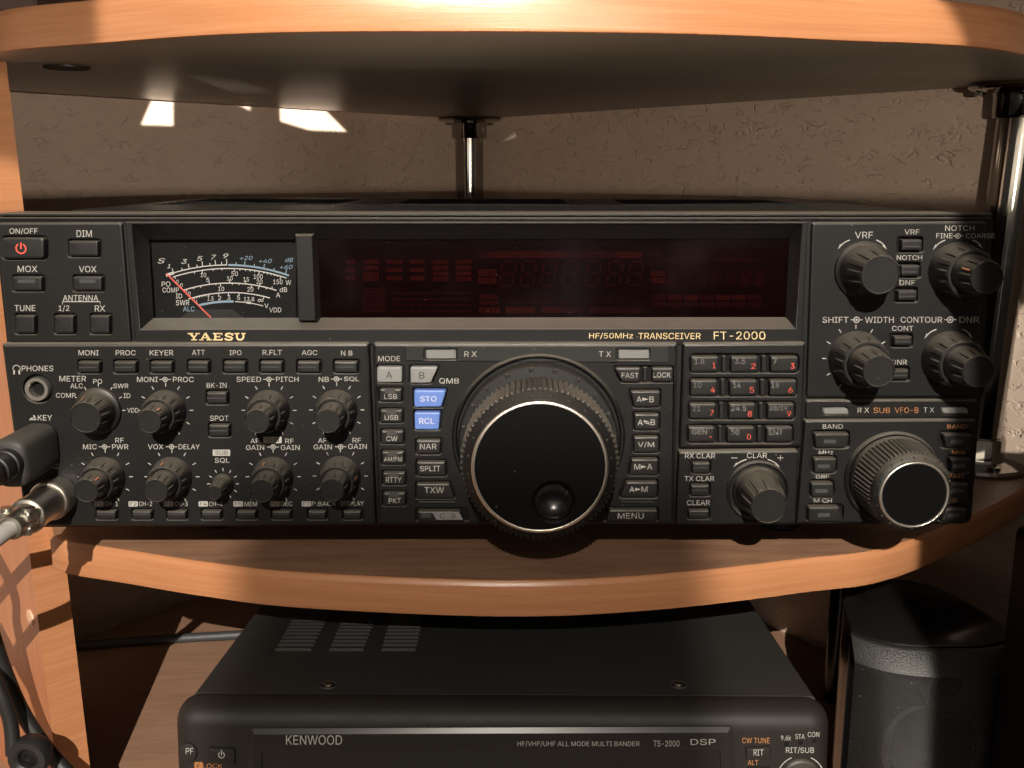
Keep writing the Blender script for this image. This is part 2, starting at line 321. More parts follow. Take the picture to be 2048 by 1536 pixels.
# ------------------------------------------------------------------ mesh builder
W = {}                                            # world matrix of everything linked
class MB:
    def __init__(s): s.v = []; s.f = []; s.m = []; s.mats = []; s.sm = []
    def mi(s, m):
        if m not in s.mats: s.mats.append(m)
        return s.mats.index(m)
    def face(s, idx, m, smooth=False): s.f.append(tuple(idx)); s.m.append(s.mi(m)); s.sm.append(smooth)
    def add(s, pts): n = len(s.v); s.v += [tuple(p) for p in pts]; return n
    def poly(s, pts, m): n = s.add(pts); s.face(range(n, n+len(pts)), m)
    def rings(s, rings, m, close=True, cap0=False, cap1=False, capm=None):
        n = len(rings[0]); base = [s.add(r) for r in rings]
        for a, b in zip(base, base[1:]):
            for i in range(n if close else n-1):
                j = (i+1) % n; s.face((a+i, a+j, b+j, b+i), m, True)
        if cap0: s.face([base[0]+i for i in range(n)][::-1], m)
        if cap1: s.face([base[-1]+i for i in range(n)], capm or m)
    # a flat outline (u, v) lofted through (inset, depth) steps
    def loft(s, poly, prof, m, capm=None, cap0=False):
        s.rings([[(p[0], w, p[1]) for p in inset(poly, d)] for d, w in prof], m, cap0=cap0, cap1=True, capm=capm)
    def flat(s, poly, w, m): s.poly([(p[0], w, p[1]) for p in poly], m)
    def box(s, x0, x1, y0, y1, z0, z1, m, bev=0.0):
        p = [(x0, z0), (x1, z0), (x1, z1), (x0, z1)]
        if bev: s.loft(p, [(bev, y1), (0, y1-bev), (0, y0+bev), (bev, y0)], m, cap0=True)
        else: s.loft(p, [(0, y1), (0, y0)], m, cap0=True)
    # a plate with real openings: outline, holes, each opening chamfered and closed by a dark floor
    def plate(s, outer, holes, wf, wb, bev, m, gap=GAP, ch=.00045, deep=.0024, bm=None, back_open=False):
        s.rings([[(p[0], w, p[1]) for p in inset(outer, d)] for d, w in ((0, wb), (0, wf+bev), (bev*.3, wf+bev*.3), (bev, wf))], bm or m)
        loops = [inset(outer, bev)] + [inset(h, -ch) for h in holes]
        vs = [Vector((p[0], p[1], 0)) for l in loops for p in l]
        tri = tessellate_polygon([[Vector((p[0], p[1], 0)) for p in l] for l in loops])
        n = s.add([(v.x, wf, v.y) for v in vs])
        for t in tri:
            a, b, c = [vs[i] for i in t]
            if (b-a).cross(c-a).z < 0: t = t[::-1]
            s.face([n+i for i in t], m)
        for h in holes:
            s.rings([[(p[0], w, p[1]) for p in inset(h, d)] for d, w in ((-ch, wf), (-ch*.3, wf+ch*.25), (0, wf+ch), (0, wf+deep))], m)
            if not back_open: s.flat(h, wf+deep, gap)
    def lathe(s, cx, cz, prof, m, seg=64, flute=None, capm=None, cap1=True, ph=0.0):
        """prof: (radius, depth[, flute amount])"""
        rr = []
        for p in prof:
            r, w = p[0], p[1]; a = p[2] if len(p) > 2 else 0
            rr.append([(cx+math.cos(t)*r*(1+a*(flute(t) if flute else 0)), w, cz+math.sin(t)*r*(1+a*(flute(t) if flute else 0))) for t in (2*PI*i/seg+ph for i in range(seg))])
        s.rings(rr, m, cap1=cap1, capm=capm)
    def annulus(s, cx, cz, r0, r1, w, m, a0=0, a1=2*PI, n=24):
        full = abs(a1-a0-2*PI) < 1e-6
        A = [a0+(a1-a0)*i/n for i in range(n if full else n+1)]
        s.rings([[(cx+math.cos(a)*r, w, cz+math.sin(a)*r) for a in A] for r in (r1, r0)], m, close=full)
    def tube(s, pts, r, m, seg=16, sub=10, cap=True):
        P = [Vector(p) for p in pts]; path = []
        for i in range(len(P)-1):
            p0, p1, p2, p3 = P[max(i-1, 0)], P[i], P[i+1], P[min(i+2, len(P)-1)]
            for k in range(sub):
                t = k/sub; path.append(.5*((2*p1)+(p2-p0)*t+(2*p0-5*p1+4*p2-p3)*t*t+(3*p1-p0-3*p2+p3)*t**3))
        path.append(P[-1]); rings = []; up = Vector((0, 0, 1)); nrm = None
        for i, p in enumerate(path):
            d = (path[min(i+1, len(path)-1)]-path[max(i-1, 0)]).normalized()
            if nrm is None: nrm = d.cross(up if abs(d.z) < .9 else Vector((1, 0, 0))).normalized()
            nrm = (nrm-d*nrm.dot(d)).normalized(); bi = d.cross(nrm)
            q = r(i/(len(path)-1)) if callable(r) else r
            rings.append([p+nrm*math.cos(a)*q+bi*math.sin(a)*q for a in (2*PI*k/seg for k in range(seg))])
        s.rings(rings, m, cap0=cap, cap1=cap)
    def build(s, name, parent=None, fr=WF, angle=32, uvfn=None):
        me = bpy.data.meshes.new(name)
        lo = [min(p[i] for p in s.v) for i in range(3)]; hi = [max(p[i] for p in s.v) for i in range(3)]
        c = Vector([(a+b)/2 for a, b in zip(lo, hi)])
        me.from_pydata([(p[0]-c.x, p[1]-c.y, p[2]-c.z) for p in s.v], [], s.f)
        for m in s.mats: me.materials.append(m)
        me.polygons.foreach_set('material_index', s.m)
        me.polygons.foreach_set('use_smooth', s.sm)
        me.set_sharp_from_angle(angle=R_(angle))
        if uvfn:
            ul = me.uv_layers.new(name='UVMap')
            for lp in me.loops: ul.data[lp.index].uv = uvfn(s.v[lp.vertex_index])
        me.update()
        o = bpy.data.objects.new(name, me); COL.objects.link(o)
        w = fr.M @ Matrix.Translation(c); o.matrix_basis = w; W[o] = w
        if parent is not None: o.parent = parent; o.matrix_parent_inverse = W[parent].inverted()
        return o

def tag(o, label, cat, group=None, kind=None):
    o['label'] = label; o['category'] = cat
    if group: o['group'] = group
    if kind: o['kind'] = kind
    return o
def thing(name, label, cat, loc, rot=None):
    o = bpy.data.objects.new(name, None); COL.objects.link(o); o.empty_display_size = .02
    m = Matrix.Translation(Vector(loc)) @ (rot.to_4x4() if rot else Matrix.Identity(4)); o.matrix_basis = m; W[o] = m
    return tag(o, label, cat)

class Rounded(list):
    """a rounded outline that remembers its corners, so that it can be inset past its own radius"""
    base = None; rad = 0.0; seg = 4
def inset(poly, d):
    if abs(d) < 1e-9: return poly
    if isinstance(poly, Rounded):
        return rnd(inset(list(poly.base), d), max(poly.rad-d, .00012), poly.seg)
    n = len(poly); out = []
    for i in range(n):
        a, b, c = poly[i-1], poly[i], poly[(i+1) % n]
        e1 = (b[0]-a[0], b[1]-a[1]); e2 = (c[0]-b[0], c[1]-b[1])
        l1 = math.hypot(*e1) or 1e-9; l2 = math.hypot(*e2) or 1e-9
        n1 = (-e1[1]/l1, e1[0]/l1); n2 = (-e2[1]/l2, e2[0]/l2)
        k = 1+n1[0]*n2[0]+n1[1]*n2[1]
        k = max(k, .25)
        out.append((b[0]+(n1[0]+n2[0])*d/k, b[1]+(n1[1]+n2[1])*d/k))
    return out
def rnd(poly, r, n=4):
    """round the corners of a convex outline"""
    out = Rounded(); N = len(poly); out.base = list(poly); out.rad = r; out.seg = n
    for i in range(N):
        a, b, c = [Vector(poly[j % N]) for j in (i-1, i, i+1)]
        d1 = (a-b); d2 = (c-b); rr = min(r, d1.length*.48, d2.length*.48)
        ang = d1.angle(d2); t = min(rr/math.tan(ang/2), d1.length*.48, d2.length*.48)
        p, q = b+d1.normalized()*t, b+d2.normalized()*t
        for k in range(n+1):
            s = k/n; out.append(tuple((1-s)**2*p+2*s*(1-s)*b+s*s*q))
    return out
def ccw(poly):
    A = sum(poly[i-1][0]*poly[i][1]-poly[i][0]*poly[i-1][1] for i in range(len(poly)))
    return poly if A > 0 else poly[::-1]
def PX(Z, pts, w=0.0, fr=WF): return ccw([fr.pt(*Z(x, y), w) for x, y in pts])
def RB(Z, x0, x1, y0, y1, w=0.0, r=.0012, fr=WF, n=4): return rnd(PX(Z, [(x0, y0), (x1, y0), (x1, y1), (x0, y1)], w, fr), r, n)
def RP(Z, pts, w=0.0, r=.0012, fr=WF, n=4): return rnd(PX(Z, pts, w, fr), r, n)

# ------------------------------------------------------------------ lettering
_fc = {}
try:                                              # the grotesque that ships inside Blender itself; else its built-in font
    FONT = bpy.data.fonts.load(bpy.utils.system_resource('DATAFILES', path='fonts')+'/Inter.woff2')
except Exception:
    FONT = None
def glyphs(txt, bold=.022, shear=0.0, space=1.0):
    """letters as flat faces: their outlines, filled by winding number (the font's strokes overlap), fitted to a unit box"""
    k = (txt, bold, shear, space)
    if k in _fc: return _fc[k]
    c = bpy.data.curves.new('lettering', 'FONT'); c.body = txt; c.size = 1; c.shear = shear; c.space_character = space; c.offset = bold
    c.resolution_u = 3; c.fill_mode = 'NONE'
    if FONT: c.font = FONT
    o = bpy.data.objects.new('lettering', c); COL.objects.link(o)
    dg = bpy.context.evaluated_depsgraph_get(); me = o.evaluated_get(dg).to_mesh()
    vs = [(v.co.x, v.co.y) for v in me.vertices]; es = [tuple(e.vertices) for e in me.edges]
    o.evaluated_get(dg).to_mesh_clear(); bpy.data.objects.remove(o); bpy.data.curves.remove(c)
    r = delaunay_2d_cdt([Vector(v) for v in vs], es, [], 0, 1e-6)
    tv = [(v.x, v.y) for v in r[0]]; fs = []
    segs = [(vs[a], vs[b]) for a, b in es]
    for f in r[2]:
        x = sum(tv[i][0] for i in f)/3; y = sum(tv[i][1] for i in f)/3; w = 0
        for p, q in segs:
            if (p[1] <= y) != (q[1] <= y) and p[0]+(y-p[1])/(q[1]-p[1])*(q[0]-p[0]) > x: w += 1 if q[1] > p[1] else -1
        if w: fs.append(tuple(f))
    x0 = min(v[0] for v in tv); x1 = max(v[0] for v in tv); y0 = min(v[1] for v in tv); y1 = max(v[1] for v in tv)
    _fc[k] = ([((a-x0)/max(x1-x0, 1e-6), (b-y0)/max(y1-y0, 1e-6)) for a, b in tv], fs); return _fc[k]
def T(mb, Z, txt, cx, cy, w, h, m=None, d=0.0, fr=WF, bold=.028, shear=0.0, space=1.0, rise=.00006):
    m = m or INK; d = d-rise
    vs, fs = glyphs(txt, bold, shear, space)
    bl = fr.pt(*Z(cx-w/2, cy+h/2), d); br = fr.pt(*Z(cx+w/2, cy+h/2), d); tl = fr.pt(*Z(cx-w/2, cy-h/2), d)
    n = mb.add([(bl[0]+(br[0]-bl[0])*x+(tl[0]-bl[0])*y, d, bl[1]+(br[1]-bl[1])*x+(tl[1]-bl[1])*y) for x, y in vs])
    for f in fs: mb.face([n+i for i in f], m)
def line(mb, Z, pts, wd, m=None, d=0.0, fr=WF, rise=.00006):
    """a printed stroke through measured points, wd wide in the same measure"""
    d = d-rise; L = []; Rr = []
    for i, (x, y) in enumerate(pts):
        a = pts[max(i-1, 0)]; b = pts[min(i+1, len(pts)-1)]; l = math.hypot(b[0]-a[0], b[1]-a[1]) or 1
        nx, ny = -(b[1]-a[1])/l*wd/2, (b[0]-a[0])/l*wd/2
        p = fr.pt(*Z(x+nx, y+ny), d); q = fr.pt(*Z(x-nx, y-ny), d); L.append((p[0], d, p[1])); Rr.append((q[0], d, q[1]))
    mb.rings([L, Rr], m or INK, close=False)
def area(mb, Z, pts, m=None, d=0.0, fr=WF, rise=.00004):
    mb.flat(PX(Z, pts, d-rise, fr), d-rise, m or INK)
def inv(mb, Z, txt, cx, cy, w, h, d, m=INKD):
    mb.flat(RB(Z, cx-w/2, cx+w/2, cy-h/2, cy+h/2, d-.00004, .0004), d-.00004, INK)
    T(mb, Z, txt, cx, cy, w*.72, h*.66, INKB, d, rise=.00009)
def bull(mb, Z, cx, cy, s, d):
    p = Z(cx, cy); c = WF.pt(*p, d-.00006); k = WF.pt(p[0]+1, p[1], d)[0]-c[0]; q = s*Z.k*k
    mb.annulus(c[0], c[1], q*.36, q*.52, d-.00006, INK); mb.annulus(c[0], c[1], 0.00002, q*.2, d-.00007, INK, n=12)
    for sg in (-1, 1): line(mb, Z, [(cx+sg*s*.5, cy), (cx+sg*s*1.05, cy)], s*.13, None, d)
def ticks(mb, Z, cx, cy, r0, r1, angs, wd, d, ml=None):
    for a in angs:
        s, c = math.sin(R_(a)), -math.cos(R_(a)); line(mb, Z, [(cx+s*r0, cy+c*r0), (cx+s*r1, cy+c*r1)], wd, ml, d)
def bow(mb, Z, p, q, sag, wd, d):
    """curved arrow from p to q, head at q"""
    mx, my = (p[0]+q[0])/2, (p[1]+q[1])/2; l = math.hypot(q[0]-p[0], q[1]-p[1]); nx, ny = (q[1]-p[1])/l, -(q[0]-p[0])/l
    if ny > 0: nx, ny = -nx, -ny
    c = (mx+nx*sag*2, my+ny*sag*2); pts = [((1-t)**2*p[0]+2*t*(1-t)*c[0]+t*t*q[0], (1-t)**2*p[1]+2*t*(1-t)*c[1]+t*t*q[1]) for t in (i/8 for i in range(9))]
    line(mb, Z, pts[:7], wd, None, d)
    dx, dy = q[0]-pts[6][0], q[1]-pts[6][1]; L = math.hypot(dx, dy); dx /= L; dy /= L; b = pts[5]; hw = wd*1.5
    area(mb, Z, [q, (b[0]-dy*hw, b[1]+dx*hw), (b[0]+dy*hw*.4, b[1]-dx*hw*.4)], INK, d, rise=.00008)

# ------------------------------------------------------------------ the corner: walls and the shelving desk
def hloft(mb, poly, lv, m, bot=None, top=None):
    """a level outline (x, y) lofted through (inset, z) steps from below upwards"""
    n = len(poly); base = [mb.add([(p[0], p[1], z) for p in inset(poly, d)]) for d, z in lv]
    for a, b in zip(base, base[1:]):
        for i in range(n): j = (i+1) % n; mb.face((a+i, a+j, b+j, b+i), m, True)
    if bot: mb.face([base[0]+i for i in range(n)][::-1], bot)
    if top: mb.face([base[-1]+i for i in range(n)], top)
def spline(P, sub=8):
    P = [Vector(p) for p in P]; out = []
    for i in range(len(P)-1):
        p0, p1, p2, p3 = P[max(i-1, 0)], P[i], P[i+1], P[min(i+2, len(P)-1)]
        for k in range(sub):
            t = k/sub; out.append(tuple(.5*((2*p1)+(p2-p0)*t+(2*p0-5*p1+4*p2-p3)*t*t+(3*p1-p0-3*p2+p3)*t**3)))
    out.append(tuple(P[-1])); return out

ZU, TH, ZD = .2195, .0165, -.163                 # underside of the upper shelf, board thickness, desk surface
APEX = (-.047, .610)
def wall(name, a, b, z0=-.5, z1=1.6):
    mb = MB(); n = 24
    mb.rings([[(a[0]+(b[0]-a[0])*i/n, a[1]+(b[1]-a[1])*i/n, z) for i in range(n+1)] for z in (z0, z1)], WALLM, close=False)
    o = mb.build(name); o['kind'] = 'structure'; return o
wall('wall_left', (-.71, -.22), APEX); wall('wall_right', APEX, (.60, -.25))
mb = MB(); mb.flat([(0, 0)]*3, 0, GAP) if False else None
desk = thing('corner_desk', 'orange alder corner desk with curved shelves on chrome poles', 'desk', (-.05, .3, -.5))
def shelf(name, pts, rear, z0, top_m, bot_m):
    mb = MB(); poly = ccw(spline(pts)+rear)
    hloft(mb, poly, [(.0012, z0), (.0003, z0+.0004), (0, z0+.0013)]+[(0, z0+TH-.0027), (.00012, z0+TH-.0023), (.0010, z0+TH-.0004), (.0013, z0+TH-.00012), (.0018, z0+TH)], EDGE, bot_m, top_m)
    return mb.build(name, desk)
up = [(-.252, .075)]+[WF.top(x, y, ZU) for x, y in ((0, 105), (190, 88), (500, 68), (950, 64), (1400, 70), (1700, 83), (1915, 92), (2048, 110))]+[(.255, .09), (.285, .135)]
su = shelf('upper_shelf', up, [(.285, .175), (.262, .195), (-.048, .592), (-.318, .232)], ZU, LAM, UNDER)
md = [(-.224, .04)]+[WF.top(x, y, 0) for x, y in ((135, 1085), (250, 1102), (400, 1125), (600, 1147), (1000, 1163), (1300, 1152), (1600, 1120), (1805, 1088), (2037, 985))]+[(.31, .17)]
sm = shelf('middle_shelf', md, [(.30, .20), (-.047, .592), (-.318, .225)], -TH, LAM, UNDER)
mb = MB(); g = WF.top(133, 133, ZU)
mb.rings([[(g[0]+math.cos(a)*r, g[1]+math.sin(a)*r, z) for a in (2*PI*i/40 for i in range(40))] for r, z in ((.0105, ZU+.0002), (.0105, ZU-.0008), (.0095, ZU-.0012), (.0085, ZU-.0008))], mat('brown_plastic_cap', (.022, .014, .009), .5), cap1=True)
mb.build('cable_cap', su)
mb = MB()
dk = [(-.55, -.16), (-.30, -.20), (0, -.215), (.30, -.20), (.55, -.16), (.60, -.1)]
hloft(mb, ccw(spline(dk)+[(.58, -.22+.04), (-.047, .600), (-.70, -.19)][0:0]+[(.34, .12), (-.047, .597), (-.46, .10)]), [(0, ZD-.018), (0, ZD-.0013), (.0013, ZD)], EDGE, UNDER, DESK)
mb.build('desk_top', desk)
# the upright board on the left, set at 45 degrees: its narrow edge faces the room, its broad face the left
mb = MB(); B = Vector((-.2278, .0600)); t = .0165*Vector((-.7071, -.7071)); A = B+t; lng = .17*Vector((-.7071, .7071))
q = ccw([tuple(A), tuple(B), tuple(B+lng), tuple(A+lng)])
hloft(mb, q, [(0, ZD-.25), (0, .70)], BOARD, BOARD, BOARD); nv0 = 0
# bevel strip catches the lamp: a slim edge band a hair proud of the board's edge face
nn = Vector((.7071, -.7071)); e = [A+nn*.0, B+nn*.0, B+nn*.0008, A+nn*.0008]
hloft(mb, ccw([tuple(p) for p in e]), [(0, ZD-.25), (0, .70)], EDGE, EDGE, EDGE)
for z in (-.048, ):
    c = A+lng*.055; d = Vector((-.7071, -.7071)); s = Vector((-.7071, .7071))
    mb.rings([[tuple((c+s*math.cos(a)*r+d*h).to_3d()+Vector((0, 0, z+math.sin(a)*r))) for a in (2*PI*i/24 for i in range(24))] for r, h in ((.0042, .0), (.0040, .0006), (.003, .0008))], mat('pale_screw_cap', (.62, .40, .27), .4), cap1=True)
mb.v = [(p[0]-.026*p[2], p[1], p[2]) for p in mb.v]       # the old board leans a little
mb.build('side_panel', desk)

def pole(x, y, z0, z1, m=CHRD, fl=(True, True), r=.0125, lean=0.0):
    mb = MB(); xb = x
    mb.rings([[(q+math.cos(a)*r, y+math.sin(a)*r, z) for a in (2*PI*i/48 for i in range(48))] for z, q in ((z0, x), (z1, x+lean))], m)
    p = mb.build('pole', desk)
    for on, z, s in ((fl[0], z0, 1), (fl[1], z1, -1)):
        if not on: continue
        f = MB(); x = xb if s > 0 else xb+lean
        f.rings([[(x+math.cos(a)*q, y+math.sin(a)*q, z+s*h) for a in (2*PI*i/56 for i in range(56))] for q, h in ((.029, .0003), (.0295, .002), (.028, .0035), (.022, .0048), (.0165, .0055), (.0158, .0075), (.0158, .0175), (.0150, .0188), (.0126, .019))], m)
        # three screws in the flange and the grub screw of the collar
        for k in range(3):
            a = 2*PI*k/3+.6; sx_, sy_ = x+math.cos(a)*.0225, y+math.sin(a)*.0225
            f.rings([[(sx_+math.cos(b)*q, sy_+math.sin(b)*q, z+s*h) for b in (2*PI*i/16 for i in range(16))] for q, h in ((.0032, .004), (.003, .0058), (.0018, .0064))], m, cap1=True)
        f.build('flange', p)
pole(.271, .168, 0, ZU, mat('pole_chrome', (.33, .315, .29), .10, metal=1.0, var=.05), lean=.008); pole(-.047, .558, 0, ZU); pole(.2035, .187, ZD, -TH, mat('black_gloss_paint', (.006, .006, .006), .25), (False, False), .0065)

# ------------------------------------------------------------------ the transceiver on the middle shelf
radio = thing('radio_transceiver', 'wide black radio transceiver with large tuning dial on the middle shelf', 'radio', (-.0105, .12, 0))
WA, WD, WL, WL2, WR, WS = .0, .0006, -.0030, -.0036, -.0008, -.0022
P = MB(); LET = P                                 # front panel; its printing stays in the same mesh
base = RP(ZP, [(-16, 432), (1990, 434), (1944, 1049), (52, 1056)], .002, .004)
P.plate(base, [PX(ZP, [(255, 447), (1612, 447), (1600, 664), (272, 664)], .002)], .002, .024, .0012, PLA, deep=.021, back_open=True)
for y0, y1, wf in ((426.5, 432.5, .0002), (434.5, 440.5, .0008)):
    P.loft(RB(ZP, -14, 1987, y0, y1, wf, .0004), [(0, .022), (0, wf+.0012), (.0003, wf+.0004), (.0009, wf)], PLE)
BT = []                                           # buttons waiting to be built
def button(poly, w, m=BTN, h=.0016, gap=.0007, face=None, name='button', deep=.0024, edge=.0007, hollow=True):
    b = MB(); q = inset(poly, gap)
    b.loft(q, [(0, w+deep), (0, w-h+edge), (edge*.25, w-h+edge*.3), (edge*.7, w-h+edge*.04), (edge*1.3, w-h)], m)
    if face: face(b, w-h)
    BT.append((name, b)); return poly
def plate(pts, holes, w, bev=.0012, m=PLA, r=.0012, wb=.0035, bm=None):
    bm = bm or PLE
    P.plate(RP(ZP, pts, w, r), holes, w, wb, bev, m, bm=bm)

# --- upper left block
def ridge(Z, x0, x1, y0, y1, w, frac=.55, m=None):
    """the faint step across a small key's face, and a lamp window in some"""
    def f(b, d):
        yy = y0+(y1-y0)*frac
        area(b, Z, [(x0+(x1-x0)*.1, yy-(y1-y0)*.03), (x1-(x1-x0)*.1, yy-(y1-y0)*.03), (x1-(x1-x0)*.1, yy+(y1-y0)*.04), (x0+(x1-x0)*.1, yy+(y1-y0)*.04)], LEDD, d, rise=.0001)
    return f
H = []
def pw(b, d):
    c = WF.pt(*Z1(126, 232), d-.0001); k = .33203/4.85/1000
    b.annulus(c[0], c[1], 25*k, 33*k, d-.0001, INKR, PI/2+.55, PI/2+2*PI-.55, 20)
    line(b, Z1, [(126, 195), (126, 235)], 8, INKR, d, rise=.0001)
H.append(button(RB(Z1, 12, 288, 155, 300, WA, .0022), WA, h=.0022, face=pw))
H.append(button(RB(Z1, 410, 608, 175, 285, WA), WA))
def led(Z, x0, x1, y0, y1, m=LEDD):
    return lambda b, d: area(b, Z, [(x0, y0), (x1, y0), (x1, y1), (x0, y1)], m, d, rise=.0001)
H.append(button(RB(Z1, 75, 270, 390, 493, WA), WA, face=led(Z1, 105, 212, 418, 440)))
H.append(button(RB(Z1, 438, 630, 390, 493, WA), WA, face=led(Z1, 478, 575, 418, 440)))
for x in (90, 325, 540): H.append(button(RB(Z1, x, x+136, 623, 749, WA), WA))
plate([(-8, 446), (243, 445), (262, 684), (16, 685)], H, WA, .0008)
for tx, *q in (('ON/OFF', 142, 128, 170, 38), ('DIM', 507, 142, 92, 40), ('MOX', 165, 355, 118, 38), ('VOX', 528, 356, 105, 38),
               ('ANTENNA', 485, 530, 212, 34), ('TUNE', 150, 591, 125, 36), ('1/2', 385, 593, 66, 38), ('RX', 602, 593, 62, 36)):
    T(P, Z1, tx, *q, None, WA)
line(P, Z1, [(376, 568), (376, 552), (603, 552), (603, 568)], 5, None, WA)

# --- display surround, bezel, meter and window
Dp = RP(ZP, [(250, 444), (1616, 444), (1604, 689), (271, 689)], WD, .0006)
BZ = [(264, 449), (1604, 448), (1591, 657), (281, 659)]
P.plate(Dp, [PX(ZP, BZ, WD)], WD, .0035, .0004, PLA, ch=.0004, deep=.0008, back_open=True)
bo = [WF.pt(x, y, WD+.0008) for x, y in BZ]; bi = [WF.pt(x, y, .009) for x, y in ((297, 479), (1579, 477), (1571, 634), (307, 636))]
for i in range(4):
    j = (i+1) % 4
    P.poly([(bo[i][0], WD+.0008, bo[i][1]), (bo[j][0], WD+.0008, bo[j][1]), (bi[j][0], .009, bi[j][1]), (bi[i][0], .009, bi[i][1])], LDUST if i == 2 else PLA)
P.loft(PX(ZP, [(590, 470), (625, 470), (632, 642), (597, 642)], .0028), [(-.0010, .012), (0, .0034), (.0004, .0028)], PLA)
P.poly([(*WF.pt(x, y, .0145),)[:1]+(.0145,)+(*WF.pt(x, y, .0145),)[1:] for x, y in ((270, 455), (1600, 455), (1590, 660), (280, 660))][::-1], GAP)
T(P, ZP, 'HF/50MHz', 1222, 672, 88, 12.5, INKG, WD, bold=.035, shear=.04); T(P, ZP, 'TRANSCEIVER', 1339, 672, 124, 12.5, INKG, WD, bold=.035, shear=.04)
T(P, ZP, 'FT-2000', 1479, 671, 103, 16, INKG, WD, bold=.04)

mt = MB(); dm = .0125
mt.flat(PX(ZP, [(300, 478), (592, 478), (592, 636), (304, 636)], dm), dm, MBLK)
mt.flat(PX(Z1, [(1150, 600), (1400, 600), (1480, 655), (1080, 655)], dm-.00002), dm-.00002, mat('meter_dark_grey', (.012, .012, .012), .5))
def circ(p, q, r):
    ax, ay = p; bx, by = q; cx, cy = r; d = 2*(ax*(by-cy)+bx*(cy-ay)+cx*(ay-by))
    return ((ax*ax+ay*ay)*(by-cy)+(bx*bx+by*by)*(cy-ay)+(cx*cx+cy*cy)*(ay-by))/d, ((ax*ax+ay*ay)*(cx-bx)+(bx*bx+by*by)*(ax-cx)+(cx*cx+cy*cy)*(bx-ax))/d
class Arc:
    def __init__(s, *p): s.c = circ(*p); s.r = math.hypot(p[0][0]-s.c[0], p[0][1]-s.c[1])
    def at(s, x): return x, s.c[1]-math.sqrt(max(s.r**2-(x-s.c[0])**2, 0))
    def draw(s, x0, x1, wd, m): line(mt, Z1, [s.at(x0+(x1-x0)*i/20) for i in range(21)], wd, m, dm)
    def tick(s, x, l, m=WHT, wd=5):
        p = s.at(x); d = math.hypot(p[0]-s.c[0], p[1]-s.c[1]); u = ((p[0]-s.c[0])/d, (p[1]-s.c[1])/d)
        line(mt, Z1, [p, (p[0]+u[0]*l, p[1]+u[1]*l)], wd, m, dm)
a1 = Arc((1045, 379), (1368, 331), (1738, 394)); a1.draw(1000, 1048, 17, WHT); a1.draw(1045, 1367, 6, WHT); a1.draw(1375, 1740, 11, BLU)
for x, l in ((1045, 28), (1098, 16), (1140, 30), (1188, 16), (1221, 32), (1265, 16), (1298, 32), (1335, 18), (1365, 36)): a1.tick(x, l)
for x, l in ((1422, 18), (1473, 28), (1530, 18), (1588, 28), (1648, 18), (1718, 34)): a1.tick(x, l, BLU)
a2 = Arc((1040, 404), (1385, 352), (1725, 410)); a2.draw(1040, 1725, 6, WHT)
for x, l in ((1052, -14), (1170, -12), (1216, -22), (1283, -10), (1337, -10), (1411, -20), (1446, -10), (1480, -10), (1508, -10), (1535, -10), (1562, -20), (1590, -9), (1612, -9), (1634, -9), (1655, -9), (1672, -9), (1692, -20)): a2.tick(x, l)
a3 = Arc((1112, 481), (1382, 440), (1665, 484)); a3.draw(1105, 1665, 6, WHT)
for x, l in ((1122, -14), (1165, -10), (1208, -10), (1262, 14), (1300, -9), (1327, -20), (1384, 22), (1400, -10), (1440, -10), (1478, 20), (1515, -22), (1562, 18), (1560, -20), (1605, -10), (1636, 14)): a3.tick(x, l)
a4 = Arc((1140, 535), (1380, 497), (1625, 530)); a4.draw(1135, 1625, 6, WHT)
for x, l in ((1170, -12), (1185, -8), (1200, -8), (1215, -8), (1230, -8), (1243, -8), (1256, -14), (1316, -16), (1376, -18), (1440, -16), (1590, -16)): a4.tick(x, l)
a5 = Arc((1195, 575), (1400, 551), (1585, 578)); a5.draw(1195, 1406, 13, BLU); a5.draw(1416, 1585, 5, WHT); line(mt, Z1, [(1486, 558), (1512, 560)], 12, WHT, dm)
